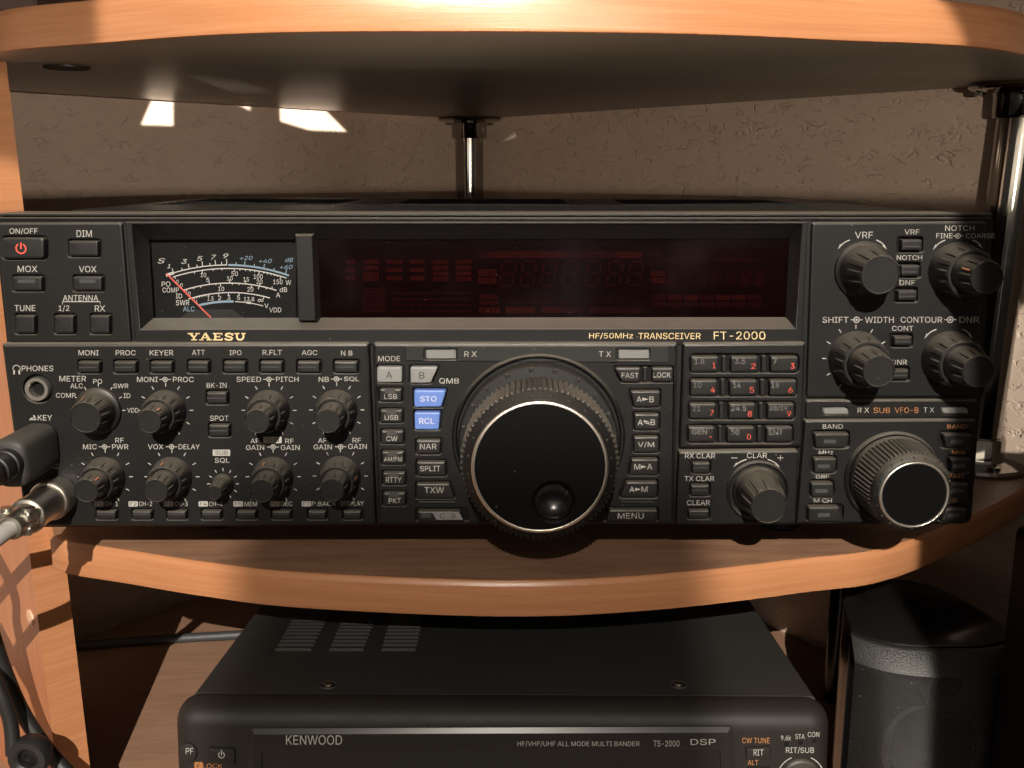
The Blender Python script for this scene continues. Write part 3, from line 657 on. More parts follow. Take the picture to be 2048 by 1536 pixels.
for tx, x, y, w_, h_, sh, m_ in (('S', 972, 306, 44, 32, .25, WHT), ('1', 1016, 338, 18, 24, .25, WHT), ('3', 1110, 310, 36, 28, .25, WHT), ('5', 1204, 292, 34, 28, .25, WHT), ('7', 1286, 284, 32, 28, .25, WHT),
        ('9', 1360, 276, 32, 28, .25, WHT), ('+20', 1483, 289, 76, 25, .25, BLU), ('+40', 1598, 307, 78, 25, .25, BLU), ('dB', 1742, 301, 48, 25, .25, BLU), ('+60', 1724, 343, 76, 25, .25, BLU),
        ('PO', 1000, 446, 52, 30, 0, WHT), ('COMP', 1028, 482, 98, 30, 0, WHT), ('ID', 1078, 518, 38, 28, 0, WHT), ('SWR', 1100, 558, 80, 32, 0, WHT), ('ALC', 1137, 596, 68, 30, 0, BLU),
        ('0', 1068, 432, 16, 24, .1, WHT), ('0', 1092, 453, 16, 24, .1, WHT), ('0', 1140, 504, 16, 24, .1, WHT), ('10', 1225, 391, 34, 26, 0, WHT), ('5', 1252, 420, 18, 26, 0, WHT), ('50', 1413, 384, 38, 28, 0, WHT),
        ('10', 1384, 412, 34, 26, 0, WHT), ('15', 1483, 418, 34, 26, 0, WHT), ('100', 1555, 401, 54, 28, 0, WHT), ('20', 1563, 432, 36, 28, 0, WHT), ('150', 1674, 433, 56, 28, 0, WHT), ('W', 1737, 437, 32, 28, 0, WHT),
        ('dB', 1707, 480, 44, 28, 0, WHT), ('A', 1675, 512, 24, 28, 0, WHT), ('10', 1332, 475, 36, 26, 0, WHT), ('20', 1508, 478, 36, 28, 0, WHT), ('1', 1185, 552, 10, 22, 0, WHT), ('1.5', 1268, 533, 36, 26, 0, WHT),
        ('2', 1323, 530, 18, 26, 0, WHT), ('3', 1378, 527, 18, 26, 0, WHT), ('5', 1437, 528, 18, 26, 0, WHT), ('13.8', 1500, 537, 62, 26, 0, WHT), ('V', 1605, 577, 24, 26, 0, WHT), ('VDD', 1658, 602, 72, 28, 0, WHT)):
    T(mt, Z1, tx, x, y, w_, h_, m_, dm, shear=sh, bold=.03)
for x in (1562, 1578):
    c = WF.pt(*Z1(x, 545), dm-.00006); mt.annulus(c[0], c[1], .00038, .00062, dm-.00006, WHT)
meter = mt.build('analog_meter', radio)
nd = MB(); a, b = WF.pt(*Z1(1002, 383), dm-.0008), WF.pt(*Z1(1271, 649), dm-.0008); nd.tube([(a[0], dm-.0008, a[1]), (b[0], dm-.0008, b[1])], .00032, NEED, 8, 2); nd.build('needle', meter)

vf = MB(); dv = .0112
vf.flat(PX(ZP, [(628, 474), (1586, 474), (1580, 638), (634, 638)], dv), dv, VFD)
rs = random.Random(3)
def bx(x0, x1, y, h, m=SEG, tx=None):
    area(vf, Z4, [(x0, y-h/2), (x1, y-h/2), (x1, y+h/2), (x0, y+h/2)], m, dv, rise=.00008)
    if tx: T(vf, Z4, tx, (x0+x1)/2, y, (x1-x0)*.78, h*.66, VFD, dv, rise=.00012)
for (x0, x1), t_ in zip(((635, 688), (691, 750), (754, 831), (834, 905), (909, 976), (980, 1095), (1098, 1191), (1195, 1291)), ('SUB', 'MCH', 'MONI', 'MONI', 'KEYER', 'PROC', 'CONTOUR', 'NOTCH')): bx(x0, x1, 180, 25, SEGD if rs.random() < .3 else SEG, t_)
for x0, x1, ys in ((105, 139, (208, 242, 274)), (175, 236, (207, 232, 256, 276)), (268, 329, (207, 240, 274)), (362, 419, (208, 240, 274)), (455, 515, (208, 232, 255, 277)), (547, 608, (208, 232, 255, 277))):
    for y in ys: bx(x0, x1, y, 16, SEG, rs.choice(('ATT', 'IPO', 'ANT', 'FLT', 'AGC', 'VRF')) if x1-x0 > 40 else '1')
for r in range(4):
    for k in range(10): bx(295+k*31.5, 295+k*31.5+26, 335+r*24, 6, SEGD)
for r in range(8): bx(172, 262, 318+r*12.5, 7, SEGD)
bx(635, 708, 251, 26, SEG, 'TX'); bx(635, 708, 283, 25, SEG, 'BUSY')
for y in (348, 372): bx(640, 715, y, 18, SEGD)
def seg7(x, y, w_, h_, m, star=False):
    s = .14; sl = lambda px, py: (px+(y+h_/2-py)*.17, py); t_ = w_*s
    for (p, q) in (((x, y), (x+w_, y)), ((x, y+h_/2), (x+w_, y+h_/2)), ((x, y+h_), (x+w_, y+h_))): line(vf, Z4, [sl(p[0]+t_, p[1]), sl(q[0]-t_, q[1])], t_, m, dv, rise=.00008)
    for xx in (x, x+w_):
        for yy in (y, y+h_/2): line(vf, Z4, [sl(xx, yy+t_), sl(xx, yy+h_/2-t_)], t_, m, dv, rise=.00008)
    if star:
        line(vf, Z4, [sl(x+w_/2, y+t_), sl(x+w_/2, y+h_-t_)], t_, m, dv, rise=.00008)
for x in (728, 810, 893, 980, 1070, 1158, 1240): seg7(x, 207, 52, 96, SEGD)
for x in (1400, 1458, 1517, 1576, 1636, 1697, 1750): seg7(x, 240, 30, 62, SEG if x > 1690 else SEGD, True)
for k in range(32): bx(775+k*7.4, 775+k*7.4+3, 368, 15 if k % 5 else 22, SEGD)
for k in range(6): seg7(1088+k*34, 345, 20, 32, SEGD)
for (x0, x1), t_ in zip(((638, 722), (746, 861), (892, 958), (962, 1050), (1082, 1160), (1165, 1226), (1230, 1290)), ('ANT', 'CLASS-A', 'REC', 'STEP', 'CLAR', 'MR', 'MT')): bx(x0, x1, 402, 22, SEG if x0 < 900 else SEGD, t_)
for k in range(58): bx(1357+k*7.2, 1357+k*7.2+3.4, 200, 13 if k % 6 else 20, SEGD)
T(vf, Z4, 'S.1', 1350, 178, 38, 22, SEGD, dv, rise=.0001)
for k in range(1, 6): T(vf, Z4, '3579+'[k-1], 1385+k*62, 178, 14, 18, SEGD, dv, rise=.0001)
bx(1330, 1386, 255, 21, SEG, 'SUB'); bx(1330, 1386, 283, 21, SEG, 'MT')
for k in range(7): bx(1335+k*64, 1335+k*64+54, 351, 19, SEG if k % 3 else SEGD, ('SUB', 'USB', 'CW', 'AM', 'FM', 'RTTY', 'PKT')[k])
for k in range(7): bx(1335+k*64, 1335+k*64+54, 379, 19, SEGD, ('FAST', 'LOCK', 'MR', 'QMB', 'MT', 'DNR', 'DNF')[k])
vf.build('display_panel', radio)
for nm, px, gm in (('meter_window', ((298, 477), (591, 477), (597, 637), (306, 637)), GLS), ('display_window', ((630, 477), (1581, 476), (1573, 636), (637, 637)), GLR)):
    g = MB(); g.loft(PX(ZP, px, .0096), [(0, .0100), (0, .0094)], gm, cap0=True); g.build(nm, radio)

# --- lower left block
H = []
for Z, xs, y0, y1 in ((Z2, ((595, 785), (870, 1064), (1150, 1341)), 150, 258), (Z3, ((15, 200), (290, 482), (570, 765), (855, 1052), (1138, 1340)), 148, 257)):
    for x0, x1 in xs: H.append(button(RB(Z, x0, x1, y0, y1, WL), WL, face=ridge(Z, x0-5, x1-25, y0, y1, WL)))
H.append(button(RB(Z3, 160, 341, 385, 497, WL), WL, face=ridge(Z3, 150, 325, 385, 497, WL))); H.append(button(RB(Z3, 178, 357, 635, 747, WL), WL, face=ridge(Z3, 168, 340, 635, 747, WL)))
for Z, xs in ((Z2, ((735, 908), (1010, 1180), (1278, 1446))), (Z3, ((122, 292), (392, 560), (662, 826), (938, 1098), (1208, 1368)))):
    for x0, x1 in xs: H.append(button(RB(Z, x0, x1, 1296, 1381, WL, .0009), WL, face=ridge(Z, x0-5, x1-15, 1296, 1381, WL, .5)))
jc = WF.pt(*Z2(290, 375), WL); H.append([(jc[0]+math.cos(a)*.0062, jc[1]+math.sin(a)*.0062) for a in (2*PI*i/40 for i in range(40))])
plate([(2, 687), (737, 686), (752, 1051), (50, 1054)], H, WL, .0013)
for Z, L in ((Z2, (('MONI', 680, 98, 155, 40), ('PROC', 965, 98, 152, 40), ('KEYER', 1240, 98, 180, 40), ('PHONES', 288, 218, 242, 42), ('METER', 558, 297, 205, 42), ('ALC', 588, 352, 95, 38), ('PO', 750, 318, 68, 36),
        ('SWR', 928, 353, 115, 36), ('ID', 975, 427, 52, 36), ('COMP', 505, 425, 150, 36), ('VDD', 1020, 540, 85, 36), ('MONI', 1132, 303, 160, 40), ('PROC', 1408, 303, 160, 40), ('KEY', 345, 597, 110, 42),
        ('RF', 918, 770, 65, 36), ('MIC', 690, 820, 105, 38), ('PWR', 923, 820, 125, 38), ('VOX', 1195, 820, 118, 38), ('DELAY', 1453, 820, 162, 38), ('MIC', 390, 968, 112, 40),
        ('CH-1', 855, 1258, 100, 34), ('CH-2', 1118, 1258, 100, 34), ('CH-3', 1392, 1258, 100, 34))),
      (Z3, (('ATT', 103, 96, 98, 40), ('IPO', 388, 97, 92, 38), ('R.FLT', 670, 96, 148, 38), ('AGC', 957, 97, 120, 38), ('N B', 1242, 100, 88, 36), ('BK-IN', 243, 348, 152, 38), ('SPOT', 263, 601, 142, 40),
        ('SPEED', 490, 302, 188, 40), ('PITCH', 786, 302, 172, 40), ('NB', 1066, 302, 78, 38), ('SQL', 1280, 300, 115, 38), ('SQL', 285, 926, 112, 40), ('AF', 535, 775, 65, 36), ('RF', 803, 776, 66, 36),
        ('GAIN', 538, 826, 140, 38), ('GAIN', 808, 826, 145, 38), ('AF', 1055, 772, 65, 36), ('RF', 1320, 770, 66, 36), ('GAIN', 1058, 822, 140, 38), ('GAIN', 1325, 818, 143, 38),
        ('CH-4', 237, 1260, 102, 34), ('MEM', 505, 1260, 96, 34), ('DEC', 780, 1258, 88, 34), ('P.BACK', 1068, 1258, 185, 34), ('DISPLAY', 1285, 1256, 175, 34)))):
    for tx, *q in L: T(P, Z, tx, *q, None, WL)
for Z, tx, x in ((Z2, 'F1', 758), (Z2, 'F2', 1023), (Z2, 'F3', 1295), (Z3, 'F4', 140), (Z3, 'F5', 408), (Z3, 'F6', 690), (Z3, 'F7', 933)): inv(P, Z, tx, x, 1259, 72, 40, WL)
inv(P, Z3, 'SUB', 280, 866, 134, 48, WL); inv(P, Z3, 'SUB', 672, 768, 140, 48, WL)
for Z, x, y in ((Z2, 1268, 303), (Z2, 803, 820), (Z2, 1318, 820), (Z3, 645, 302), (Z3, 1163, 300), (Z3, 677, 822), (Z3, 1195, 820)): bull(P, Z, x, y, 42, WL)
c = WF.pt(*Z2(128, 222), WL-.00006); P.annulus(c[0], c[1], .0014, .0017, WL-.00006, INK, -.25, PI+.25, 16)
for sx_ in (-1, 1): line(P, Z2, [(128+sx_*20, 232), (128+sx_*20, 264)], 12, None, WL)
line(P, Z2, [(225, 611), (280, 611)], 7, None, WL); line(P, Z2, [(232, 601), (275, 597)], 6, None, WL); line(P, Z2, [(258, 578), (268, 596)], 10, None, WL)
line(P, Z2, [(290, 950), (312, 950), (322, 968), (312, 986), (290, 986), (290, 950)], 7, None, WL)
A11 = [-150, -120, -90, -60, -30, 0, 30, 60, 90, 120, 150]
for Z, x, y in ((Z2, 1272, 540), (Z2, 808, 1050), (Z2, 1320, 1050), (Z3, 646, 540), (Z3, 1165, 537), (Z3, 677, 1050), (Z3, 1193, 1045)): ticks(P, Z, x, y, 184, 212, A11, 6.5, WL)
ticks(P, Z2, 755, 540, 184, 208, [-60, -31, 0, 31, 60, 90], 6.5, WL); ticks(P, Z3, 292, 1105, 98, 122, A11, 6.5, WL)

# --- centre block
H = []; HC = []
def tile(Z, hole, key, w, m, face, r=.0012, h=.0018, lst=None, kr=.0009):
    hp = RP(Z, hole, w, r); (H if lst is None else lst).append(hp)
    b = MB(); q = RP(Z, key, w, kr)
    b.loft(q, [(0, w+.0024), (0, w-h+.0007), (.0002, w-h+.0002), (.0005, w-h+.00003), (.0009, w-h)], m)
    if face: face(b, w-h)
    BT.append(('button', b))
def tx(Z, *L): return lambda b, d: [T(b, Z, *q[:5], q[5] if len(q) > 5 else INK, d) for q in L]
def bxp(x0, x1, y0, y1): return [(x0, y0), (x1, y0), (x1, y1), (x0, y1)]
def grow(p, a): cx = sum(q[0] for q in p)/len(p); cy = sum(q[1] for q in p)/len(p); return [(x+(a if x > cx else -a), y+(a if y > cy else -a)) for x, y in p]
def trap(a, b, c, d, y0, y1): return [(a, y0), (b, y0), (c, y1), (d, y1)]   # top left, top right, bottom right, bottom left
for p, t_ in ((trap(57, 250, 250, 57, 200, 320), ('A', 147, 268, 46, 52, INKB)), (trap(312, 528, 468, 312, 200, 325), ('B', 398, 273, 40, 52, INKB))):
    tile(Z5, grow(p, 9), p, WL, KEYG, tx(Z5, t_))
for p, t_ in ((trap(340, 588, 550, 342, 378, 508), ('STO', 448, 452, 125, 42, mat('white_key_ink', (.55, .56, .58), .5))), (trap(343, 543, 530, 345, 548, 682), ('RCL', 436, 622, 115, 44, MATS['white_key_ink']))):
    tile(Z5, grow(p, 11), p, WL, KEYB, tx(Z5, t_))
for x0, y0, y1, t_, w_, cx in ((75, 370, 466, 'LSB', 98, 158), (80, 530, 628, 'USB', 105, 165), (88, 690, 790, 'CW', 85, 168), (93, 850, 948, 'AM/FM', 138, 176), (100, 1010, 1106, 'RTTY', 118, 182), (103, 1165, 1265, 'PKT', 92, 190)):
    p = bxp(x0, x0+172, y0, y1); yt = y1-32
    def fc(b, d, x0=x0, y0=y0, t_=t_, w_=w_, cx=cx, yt=yt):
        area(b, Z5, bxp(x0+42, x0+118, y0+6, y0+42), LEDD, d, rise=.0001); T(b, Z5, t_, cx, yt, w_, 39, None, d)
    tile(Z5, grow(p, 9), p, WL, BTN, fc)
for p, t_ in ((trap(357, 545, 540, 357, 762, 868), ('NAR', 447, 818, 128, 42)), (trap(360, 578, 588, 362, 928, 1036), ('SPLIT', 462, 987, 155, 42)), (trap(357, 610, 655, 357, 1095, 1210), ('TXW', 493, 1152, 150, 46))):
    tile(Z5, grow(p, 10), p, WL, BTN, tx(Z5, t_))
def csf(b, d):
    area(b, Z5, [(478, 1326), (686, 1326), (714, 1380), (512, 1380)], KEYG, d, rise=.00005); T(b, Z5, 'C.S', 596, 1351, 120, 38, INKB, d, rise=.0001, space=1.2); area(b, Z5, bxp(392, 468, 1328, 1366), LEDD, d, rise=.00005)
p = trap(368, 690, 725, 368, 1306, 1388); tile(Z5, trap(350, 735, 768, 350, 1290, 1397), p, WL, BTN, csf)
# right-hand keys of the centre block
hp = RP(Z6, [(1245, 198), (1725, 198), (1722, 325), (1310, 330)], WL, .0014); H.append(hp)
for p, t_ in ((trap(1258, 1462, 1460, 1318, 208, 318), ('FAST', 1383, 272, 130, 40)), (bxp(1548, 1712, 208, 316), ('LOCK', 1628, 268, 132, 40))):
    tile(Z6, p, p, WL, BTN, tx(Z6, t_), lst=[])
def arrow(tail, head, two=False):
    def f(b, d):
        (t0, tx0, ty, tw, th), (t1, tx1, _, tw1, _) = tail, head
        T(b, Z6, t0, tx0, ty, tw, th, None, d); T(b, Z6, t1, tx1, ty, tw1, th, None, d); l = tx0+tw/2+6; r = tx1-tw1/2-6
        if not two: area(b, Z6, [(l, ty-13), (r, ty), (l, ty+13)], INK, d, rise=.0001)
        else: area(b, Z6, [(l, ty-18), (r, ty-4), (l+4, ty-2)], INK, d, rise=.0001); area(b, Z6, [(r, ty+18), (l, ty+4), (r-4, ty+2)], INK, d, rise=.0001)
    return f
for p, fc in ((trap(1380, 1612, 1608, 1412, 386, 508), arrow(('A', 1452, 455, 38, 44), ('B', 1548, 0, 34, 0))), (bxp(1413, 1603, 562, 684), arrow(('A', 1461, 632, 38, 44), ('B', 1557, 0, 34, 0), True)),
              (bxp(1408, 1600, 736, 857), tx(Z6, ('V/M', 1505, 804, 125, 46))), (trap(1392, 1597, 1594, 1370, 907, 1030), arrow(('M', 1438, 973, 46, 44), ('A', 1533, 0, 40, 0))),
              (trap(1352, 1590, 1587, 1300, 1082, 1200), arrow(('A', 1396, 1147, 40, 44), ('M', 1493, 0, 46, 0)))):
    tile(Z6, grow(p, 10), p, WL, BTN, fc)
p = trap(1225, 1590, 1585, 1192, 1295, 1386); tile(Z6, trap(1210, 1605, 1605, 1178, 1284, 1400), p, WL, BTN, tx(Z6, ('MENU', 1388, 1350, 198, 44)))
plate([(745, 686), (1356, 686), (1348, 1049), (757, 1050)], H, WL, .0013)
P.box(*[f for f in (WF.pt(*Z6(1487, 0), WL)[0], WF.pt(*Z6(1523, 0), WL)[0])], WL-.0004, WL+.0024, WF.pt(*Z6(1500, 312), WL)[1], WF.pt(*Z6(1500, 208), WL)[1], BTN, .0004)
for y0, y1, a, b in ((1218, 1230, 378, 656), (1238, 1250, 378, 656)): P.loft(RB(Z5, a, b, y0, y1, WL, .0003), [(0, WL+.0002), (.0002, WL-.0006), (.0005, WL-.0008)], PLA)
for y0, y1, a, b in ((1216, 1228, 1300, 1590), (1238, 1248, 1312, 1568)): P.loft(RB(Z6, a, b, y0, y1, WL, .0003), [(0, WL+.0002), (.0002, WL-.0006), (.0005, WL-.0008)], PLA)
LH = []
for Z, x0, x1 in ((Z5, 430, 660), (Z6, 1295, 1528)):
    hp = RB(Z, x0-16, x1+8, 66, 152, WL2, .0008); LH.append(hp); b = MB(); q = RB(Z, x0, x1, 76, 143, WL2, .0006)
    b.loft(q, [(0, WL2+.002), (0, WL2-.0004), (.0004, WL2-.0008)], LEDG); BT.append(('indicator_window', b))
P.plate(RP(ZP, [(811, 691.5), (1338, 691.5), (1338, 726), (811, 722)], WL2, .0005), LH, WL2, WL+.0001, .0003, PLB)
T(P, Z5, 'MODE', 147, 143, 168, 40, None, WL); T(P, Z5, 'QMB', 607, 315, 150, 46, None, WL); T(P, Z5, 'R X', 772, 108, 95, 42, None, WL2); T(P, Z6, 'T X', 1190, 108, 92, 42, None, WL2)

# --- keypad and clarifier
H = []
for (h0, h1, y0, y1), (k0, k1), xs, dv_, caps in (
        ((110, 955, 105, 254), (122, 240), ((118, 330), (425, 635), (730, 940)), ((360, 394), (664, 700)), ((('1.8', 188, 165, 75), ('1', 300, 196, 20)), (('3.5', 500, 163, 80), ('2', 602, 200, 34)), (('7', 770, 163, 28), ('3', 902, 201, 32)))),
        ((104, 940, 289, 435), (303, 420), ((115, 322), (415, 625), (722, 930)), ((350, 384), (655, 690)), ((('10', 172, 347, 60), ('4', 290, 382, 34)), (('14', 475, 347, 60), ('5', 590, 384, 34)), (('18', 770, 347, 60), ('6', 888, 384, 34)))),
        ((97, 926, 470, 615), (482, 598), ((108, 312), (408, 612), (705, 912)), ((340, 374), (645, 678)), ((('21', 165, 527, 60), ('7', 282, 560, 32)), (('24.5', 490, 525, 115), ('8', 575, 567, 34)), (('28/29', 795, 525, 135), ('9', 876, 566, 32)))),
        ((87, 912, 648, 795), (662, 776), ((100, 302), (395, 605), (695, 898)), ((332, 366), (632, 666)), ((('GEN', 188, 705, 115), ('.', 275, 745, 14)), (('50', 462, 708, 62), ('0', 568, 743, 32)), (('ENT', 776, 708, 108),)))):
    H.append(RB(Z7, h0, h1, y0, y1, WL, .0022))
    for (x0, x1), cp in zip(xs, caps):
        def fc(b, d, cp=cp):
            T(b, Z7, *cp[0], 40, INKD, d)
            if len(cp) > 1: T(b, Z7, *cp[1], 14 if cp[1][0] == '.' else 42, INKR, d, bold=.04)
        tile(Z7, bxp(x0, x1, k0, k1), bxp(x0, x1, k0, k1), WL, BTN, fc, lst=[])
    for x0, x1 in dv_: P.loft(RB(Z7, x0, x1, k0-2, k1+4, WL, .0004), [(0, WL+.0024), (0, WL), (.0003, WL-.0004)], BTN)
plate([(1367, 687), (1612, 685), (1605, 894), (1360, 897)], H, WL, .0012)
H = []
for (x0, x1, y0, y1) in ((118, 277, 925, 1029), (108, 273, 1098, 1201), (90, 270, 1290, 1378)): H.append(button(RB(Z7, x0, x1, y0, y1, WL), WL, face=ridge(Z7, x0, x1-10, y0, y1, WL)))
plate([(1358, 903), (1598, 901), (1592, 1048), (1352, 1050)], H, WL, .0009)
for t_, *q in (('RX CLAR', 193, 890, 232, 38), ('TX CLAR', 187, 1065, 228, 38), ('CLEAR', 180, 1250, 175, 40), ('CLAR', 630, 887, 155, 42)): T(P, Z7, t_, *q, None, WL)
line(P, Z7, [(432, 906), (480, 906)], 6, None, WL); line(P, Z7, [(787, 906), (833, 906)], 6, None, WL); line(P, Z7, [(810, 884), (810, 928)], 6, None, WL)
bow(P, Z7, (550, 918), (446, 980), 10, 8, WL); bow(P, Z7, (712, 918), (806, 980), 10, 8, WL)

# --- upper right block
H = []
for (x0, x1, y0, y1) in ((786, 998, 216, 346), (780, 978, 422, 552), (757, 955, 625, 748), (726, 915, 996, 1112), (690, 890, 1265, 1385)): H.append(button(RB(Z8, x0, x1, y0, y1, WR, .0014), WR, h=.0022, gap=.0012, face=ridge(Z8, x0+30, x1-10, y0, y1, WR, .6)))
plate([(1625, 445), (1974, 443), (1955, 794), (1614, 795)], H, WR, .0009)
for t_, *q in (('VRF', 517, 202, 145, 52), ('VRF', 905, 177, 120, 40), ('NOTCH', 885, 385, 205, 38), ('DNF', 868, 587, 125, 40), ('NOTCH', 1292, 147, 237, 44), ('FINE', 1168, 208, 132, 40), ('COARSE', 1458, 208, 232, 40),
               ('SHIFT', 287, 888, 210, 48), ('WIDTH', 642, 888, 232, 48), ('CONTOUR', 982, 887, 335, 48), ('DNR', 1368, 887, 158, 48), ('CONT', 830, 957, 172, 40), ('DNR', 803, 1230, 122, 40)): T(P, Z8, t_, *q, None, WR)
for x, y, s in ((457, 888, 46), (1278, 210, 38), (1215, 887, 46)): bull(P, Z8, x, y, s, WR)
for p, q in (((403, 243), (305, 320)), ((617, 243), (703, 320)), ((1175, 243), (1074, 325)), ((1393, 243), (1475, 310)), ((1103, 965), (1005, 1042)), ((1313, 965), (1396, 1038))): bow(P, Z8, p, q, 12, 9, WR)
ticks(P, Z8, 452, 1200, 240, 272, A11, 8, WR)

# --- second receiver strip and block
LH = []
for x0, x1, y0, y1 in ((240, 480, 150, 222), (1303, 1549, 146, 216)):
    pl = [(x0, y0+4), (x1-30, y0), (x1, y0+22), (x1-2, y1-4), (x0+28, y1), (x0, y1-18)]; hp = RP(Z9, pl, WR, .0005); LH.append(hp); b = MB()
    b.loft(inset(hp, .0003), [(0, WR+.002), (0, WR-.0005), (.0004, WR-.0010)], LEDG); BT.append(('indicator_window', b))
plate([(1613, 801), (1956, 800), (1954, 836), (1612, 837)], LH, WR, .0006)
for t_, *q in (('R X', 612, 180, 102, 44), ('T X', 1197, 178, 95, 44)): T(P, Z9, t_, *q, None, WR)
T(P, Z9, 'SUB', 777, 182, 148, 50, INKO, WR); T(P, Z9, 'VFO-B', 998, 180, 212, 50, INKO, WR)
H = []
for hole, key in (((bxp(150, 492, 360, 524)), trap(165, 486, 440, 178, 382, 508)), (bxp(135, 376, 585, 746), trap(158, 366, 350, 168, 602, 732)), (bxp(120, 356, 800, 960), trap(140, 334, 346, 140, 824, 950)), (bxp(95, 436, 1017, 1180), trap(114, 385, 432, 114, 1038, 1166)),
                  (bxp(1288, 1590, 366, 524), trap(1310, 1580, 1575, 1345, 386, 508)), (bxp(1352, 1572, 585, 742), trap(1378, 1560, 1556, 1390, 602, 726)), (bxp(1345, 1560, 806, 958), trap(1365, 1546, 1540, 1360, 828, 942)), (bxp(1270, 1545, 1030, 1180), trap(1340, 1530, 1525, 1295, 1052, 1166))):
    xs = [q[0] for q in key]; ys = [q[1] for q in key]; mx_, my_ = sum(xs)/4, min(ys)+(max(ys)-min(ys))*.6
    tile(Z9, hole, key, WS, BTN, led(Z9, mx_-58, mx_+50, my_-14, my_+20), kr=.0012, r=.0022)
plate([(1611, 841), (1953, 839), (1939, 1045), (1594, 1047)], H, WS, .0008)
for t_, *q in (('BAND', 338, 326, 182, 40), ('MHz', 278, 557, 128, 36), ('GRP', 247, 775, 120, 38), ('M CH', 250, 990, 160, 38)): T(P, Z9, t_, *q, None, WS, bold=.03)
for t_, *q in (('BAND', 1450, 326, 175, 38), ('MHz', 1464, 556, 120, 36), ('FAST', 1450, 770, 132, 36), ('A/B', 1412, 988, 74, 36)): T(P, Z9, t_, *q, INKO, WS, bold=.03)
panel = P.build('front_panel', radio)
for nm, b in BT: b.build(nm, radio)

# ------------------------------------------------------------------ knobs, dials, jack, badge, case and feet
ORM = mat('pointer_orange_mark', (.42, .17, .09), .5)
CLW = mat('brass_nickel_jack', (.52, .49, .44), .34, metal=.9)
def pads(n, k=5.0, off=.15):
    return lambda t: max(-1, min(1, (math.cos(n*t)+off)*k))
def ramp(pr, flute, f0=.38, f1=.55, n=7):
    """straight flank from pr[0] to pr[1] with grip pads rising along it"""
    out = []
    for i in range(n):
        t = i/(n-1); a = 0 if t < f0 else (min(1, (t-f0)/(f1-f0)))*flute
        out.append((pr[0][0]+(pr[1][0]-pr[0][0])*t, pr[0][1]+(pr[1][1]-pr[0][1])*t, a))
    return out
def mark(mb, cx, cz, pr, deg, t0, t1, wid=.00032, m=None, lift=.00035):
    a = R_(90-deg); d = (math.cos(a), math.sin(a)); n = (-d[1], d[0]); q = []
    for t, s in ((t0, 1), (t0, -1), (t1, -1), (t1, 1)):
        r = pr[0][0]+(pr[1][0]-pr[0][0])*t+lift; w = pr[0][1]+(pr[1][1]-pr[0][1])*t
        q.append((cx+d[0]*r+n[0]*wid*s, w, cz+d[1]*r+n[1]*wid*s))
    mb.poly(q, m or ORM)
def single(Z, x, y, w, rb, rm, rf, h, deg=None, n=12, seg=240, ph=.1):
    cx, cz = WF.pt(*Z(x, y), w); k = MB(); fl = ((rm, w-.0028), (rf, w-h+.0008))
    k.lathe(cx, cz, [(rb, w+.0002), (rb, w-.0012), (rb*.985, w-.0019), (rm*1.03, w-.0025)]+ramp(fl, .035)+[(rf*.985, w-h+.0003), (rf*.955, w-h), (rf*.92, w-h), (rf*.90, w-h+.0003)], RUB, seg, pads(n), FACE, ph=ph)
    if deg is not None: mark(k, cx, cz, fl, deg, .45, .93)
    return k.build('control_knob', radio, angle=28)
def dual(Z, x, y, w, rb, r1, L, r2, r3, h, d_out=None, d_in=None, n=14, ph=.1):
    cx, cz = WF.pt(*Z(x, y), w); k = MB(); fo = ((rb*.97, w-.0022), (r1, w-L+.0008))
    k.lathe(cx, cz, [(rb, w+.0002), (rb, w-.0010), (rb*.985, w-.0017)]+ramp(fo, .028)+[(r1*.985, w-L+.0003), (r1*.95, w-L), (r2+.0004, w-L), (r2+.0003, w-L+.0012)], RUB, 240, pads(n), GAP, ph=ph)
    if d_out is not None: mark(k, cx, cz, fo, d_out, .5, .94)
    o = k.build('control_knob', radio, angle=28)
    k = MB(); fi = ((r2*.97, w-L-.0016), (r3, w-h+.0008))
    k.lathe(cx, cz, [(r2, w-L+.0010), (r2, w-L-.0008), (r2*.985, w-L-.0013)]+ramp(fi, .04, .3, .45)+[(r3*.985, w-h+.0003), (r3*.955, w-h), (r3*.92, w-h), (r3*.90, w-h+.00025)], RUB, 240, pads(12), FACE, ph=ph*2.3)
    if d_in is not None: mark(k, cx, cz, fi, d_in, .42, .93)
    k.build('inner_knob', o, angle=28); return o
single(Z2, 755, 540, WL, .0099, .0082, .0066, .0135, -16, ph=.2)
for Z, x, y, do, di, ph in ((Z2, 1272, 540, None, 36, .1), (Z2, 808, 1050, None, 40, .25), (Z2, 1320, 1050, -8, -38, .3), (Z3, 646, 540, None, None, .05), (Z3, 1165, 537, None, None, .33), (Z3, 677, 1050, -14, None, .18), (Z3, 1193, 1045, 78, None, .4)):
    dual(Z, x, y, WL, .0088, .0074, .0105, .0059, .0050, .0200, do, di, ph=ph)
single(Z3, 292, 1105, WL, .0046, .0040, .0030, .0125, None, 8, 128)
single(Z8, 507, 485, WR, .0117, .0102, .0077, .0215, None, 12)
for x, y, di, ph in ((452, 1200, None, .12), (1265, 490, -66, .3), (1203, 1200, None, .22)):
    dual(Z8, x, y, WR, .0116, .0097, .0145, .0079, .0064, .0285, None, di, 14, ph)
cx, cz = WF.pt(*Z7(632, 1156), WL); b = MB()
b.lathe(cx, cz, [(.0134, WL+.0002), (.0132, WL-.0010), (.0126, WL-.0014), (.0120, WL-.0008), (.0117, WL+.0006)], PLA, 72, cap1=True, capm=GAP); b.build('knob_bezel', radio)
single(Z7, 632, 1156, WL, .0107, .0098, .0075, .0215, None, 12, ph=.28)

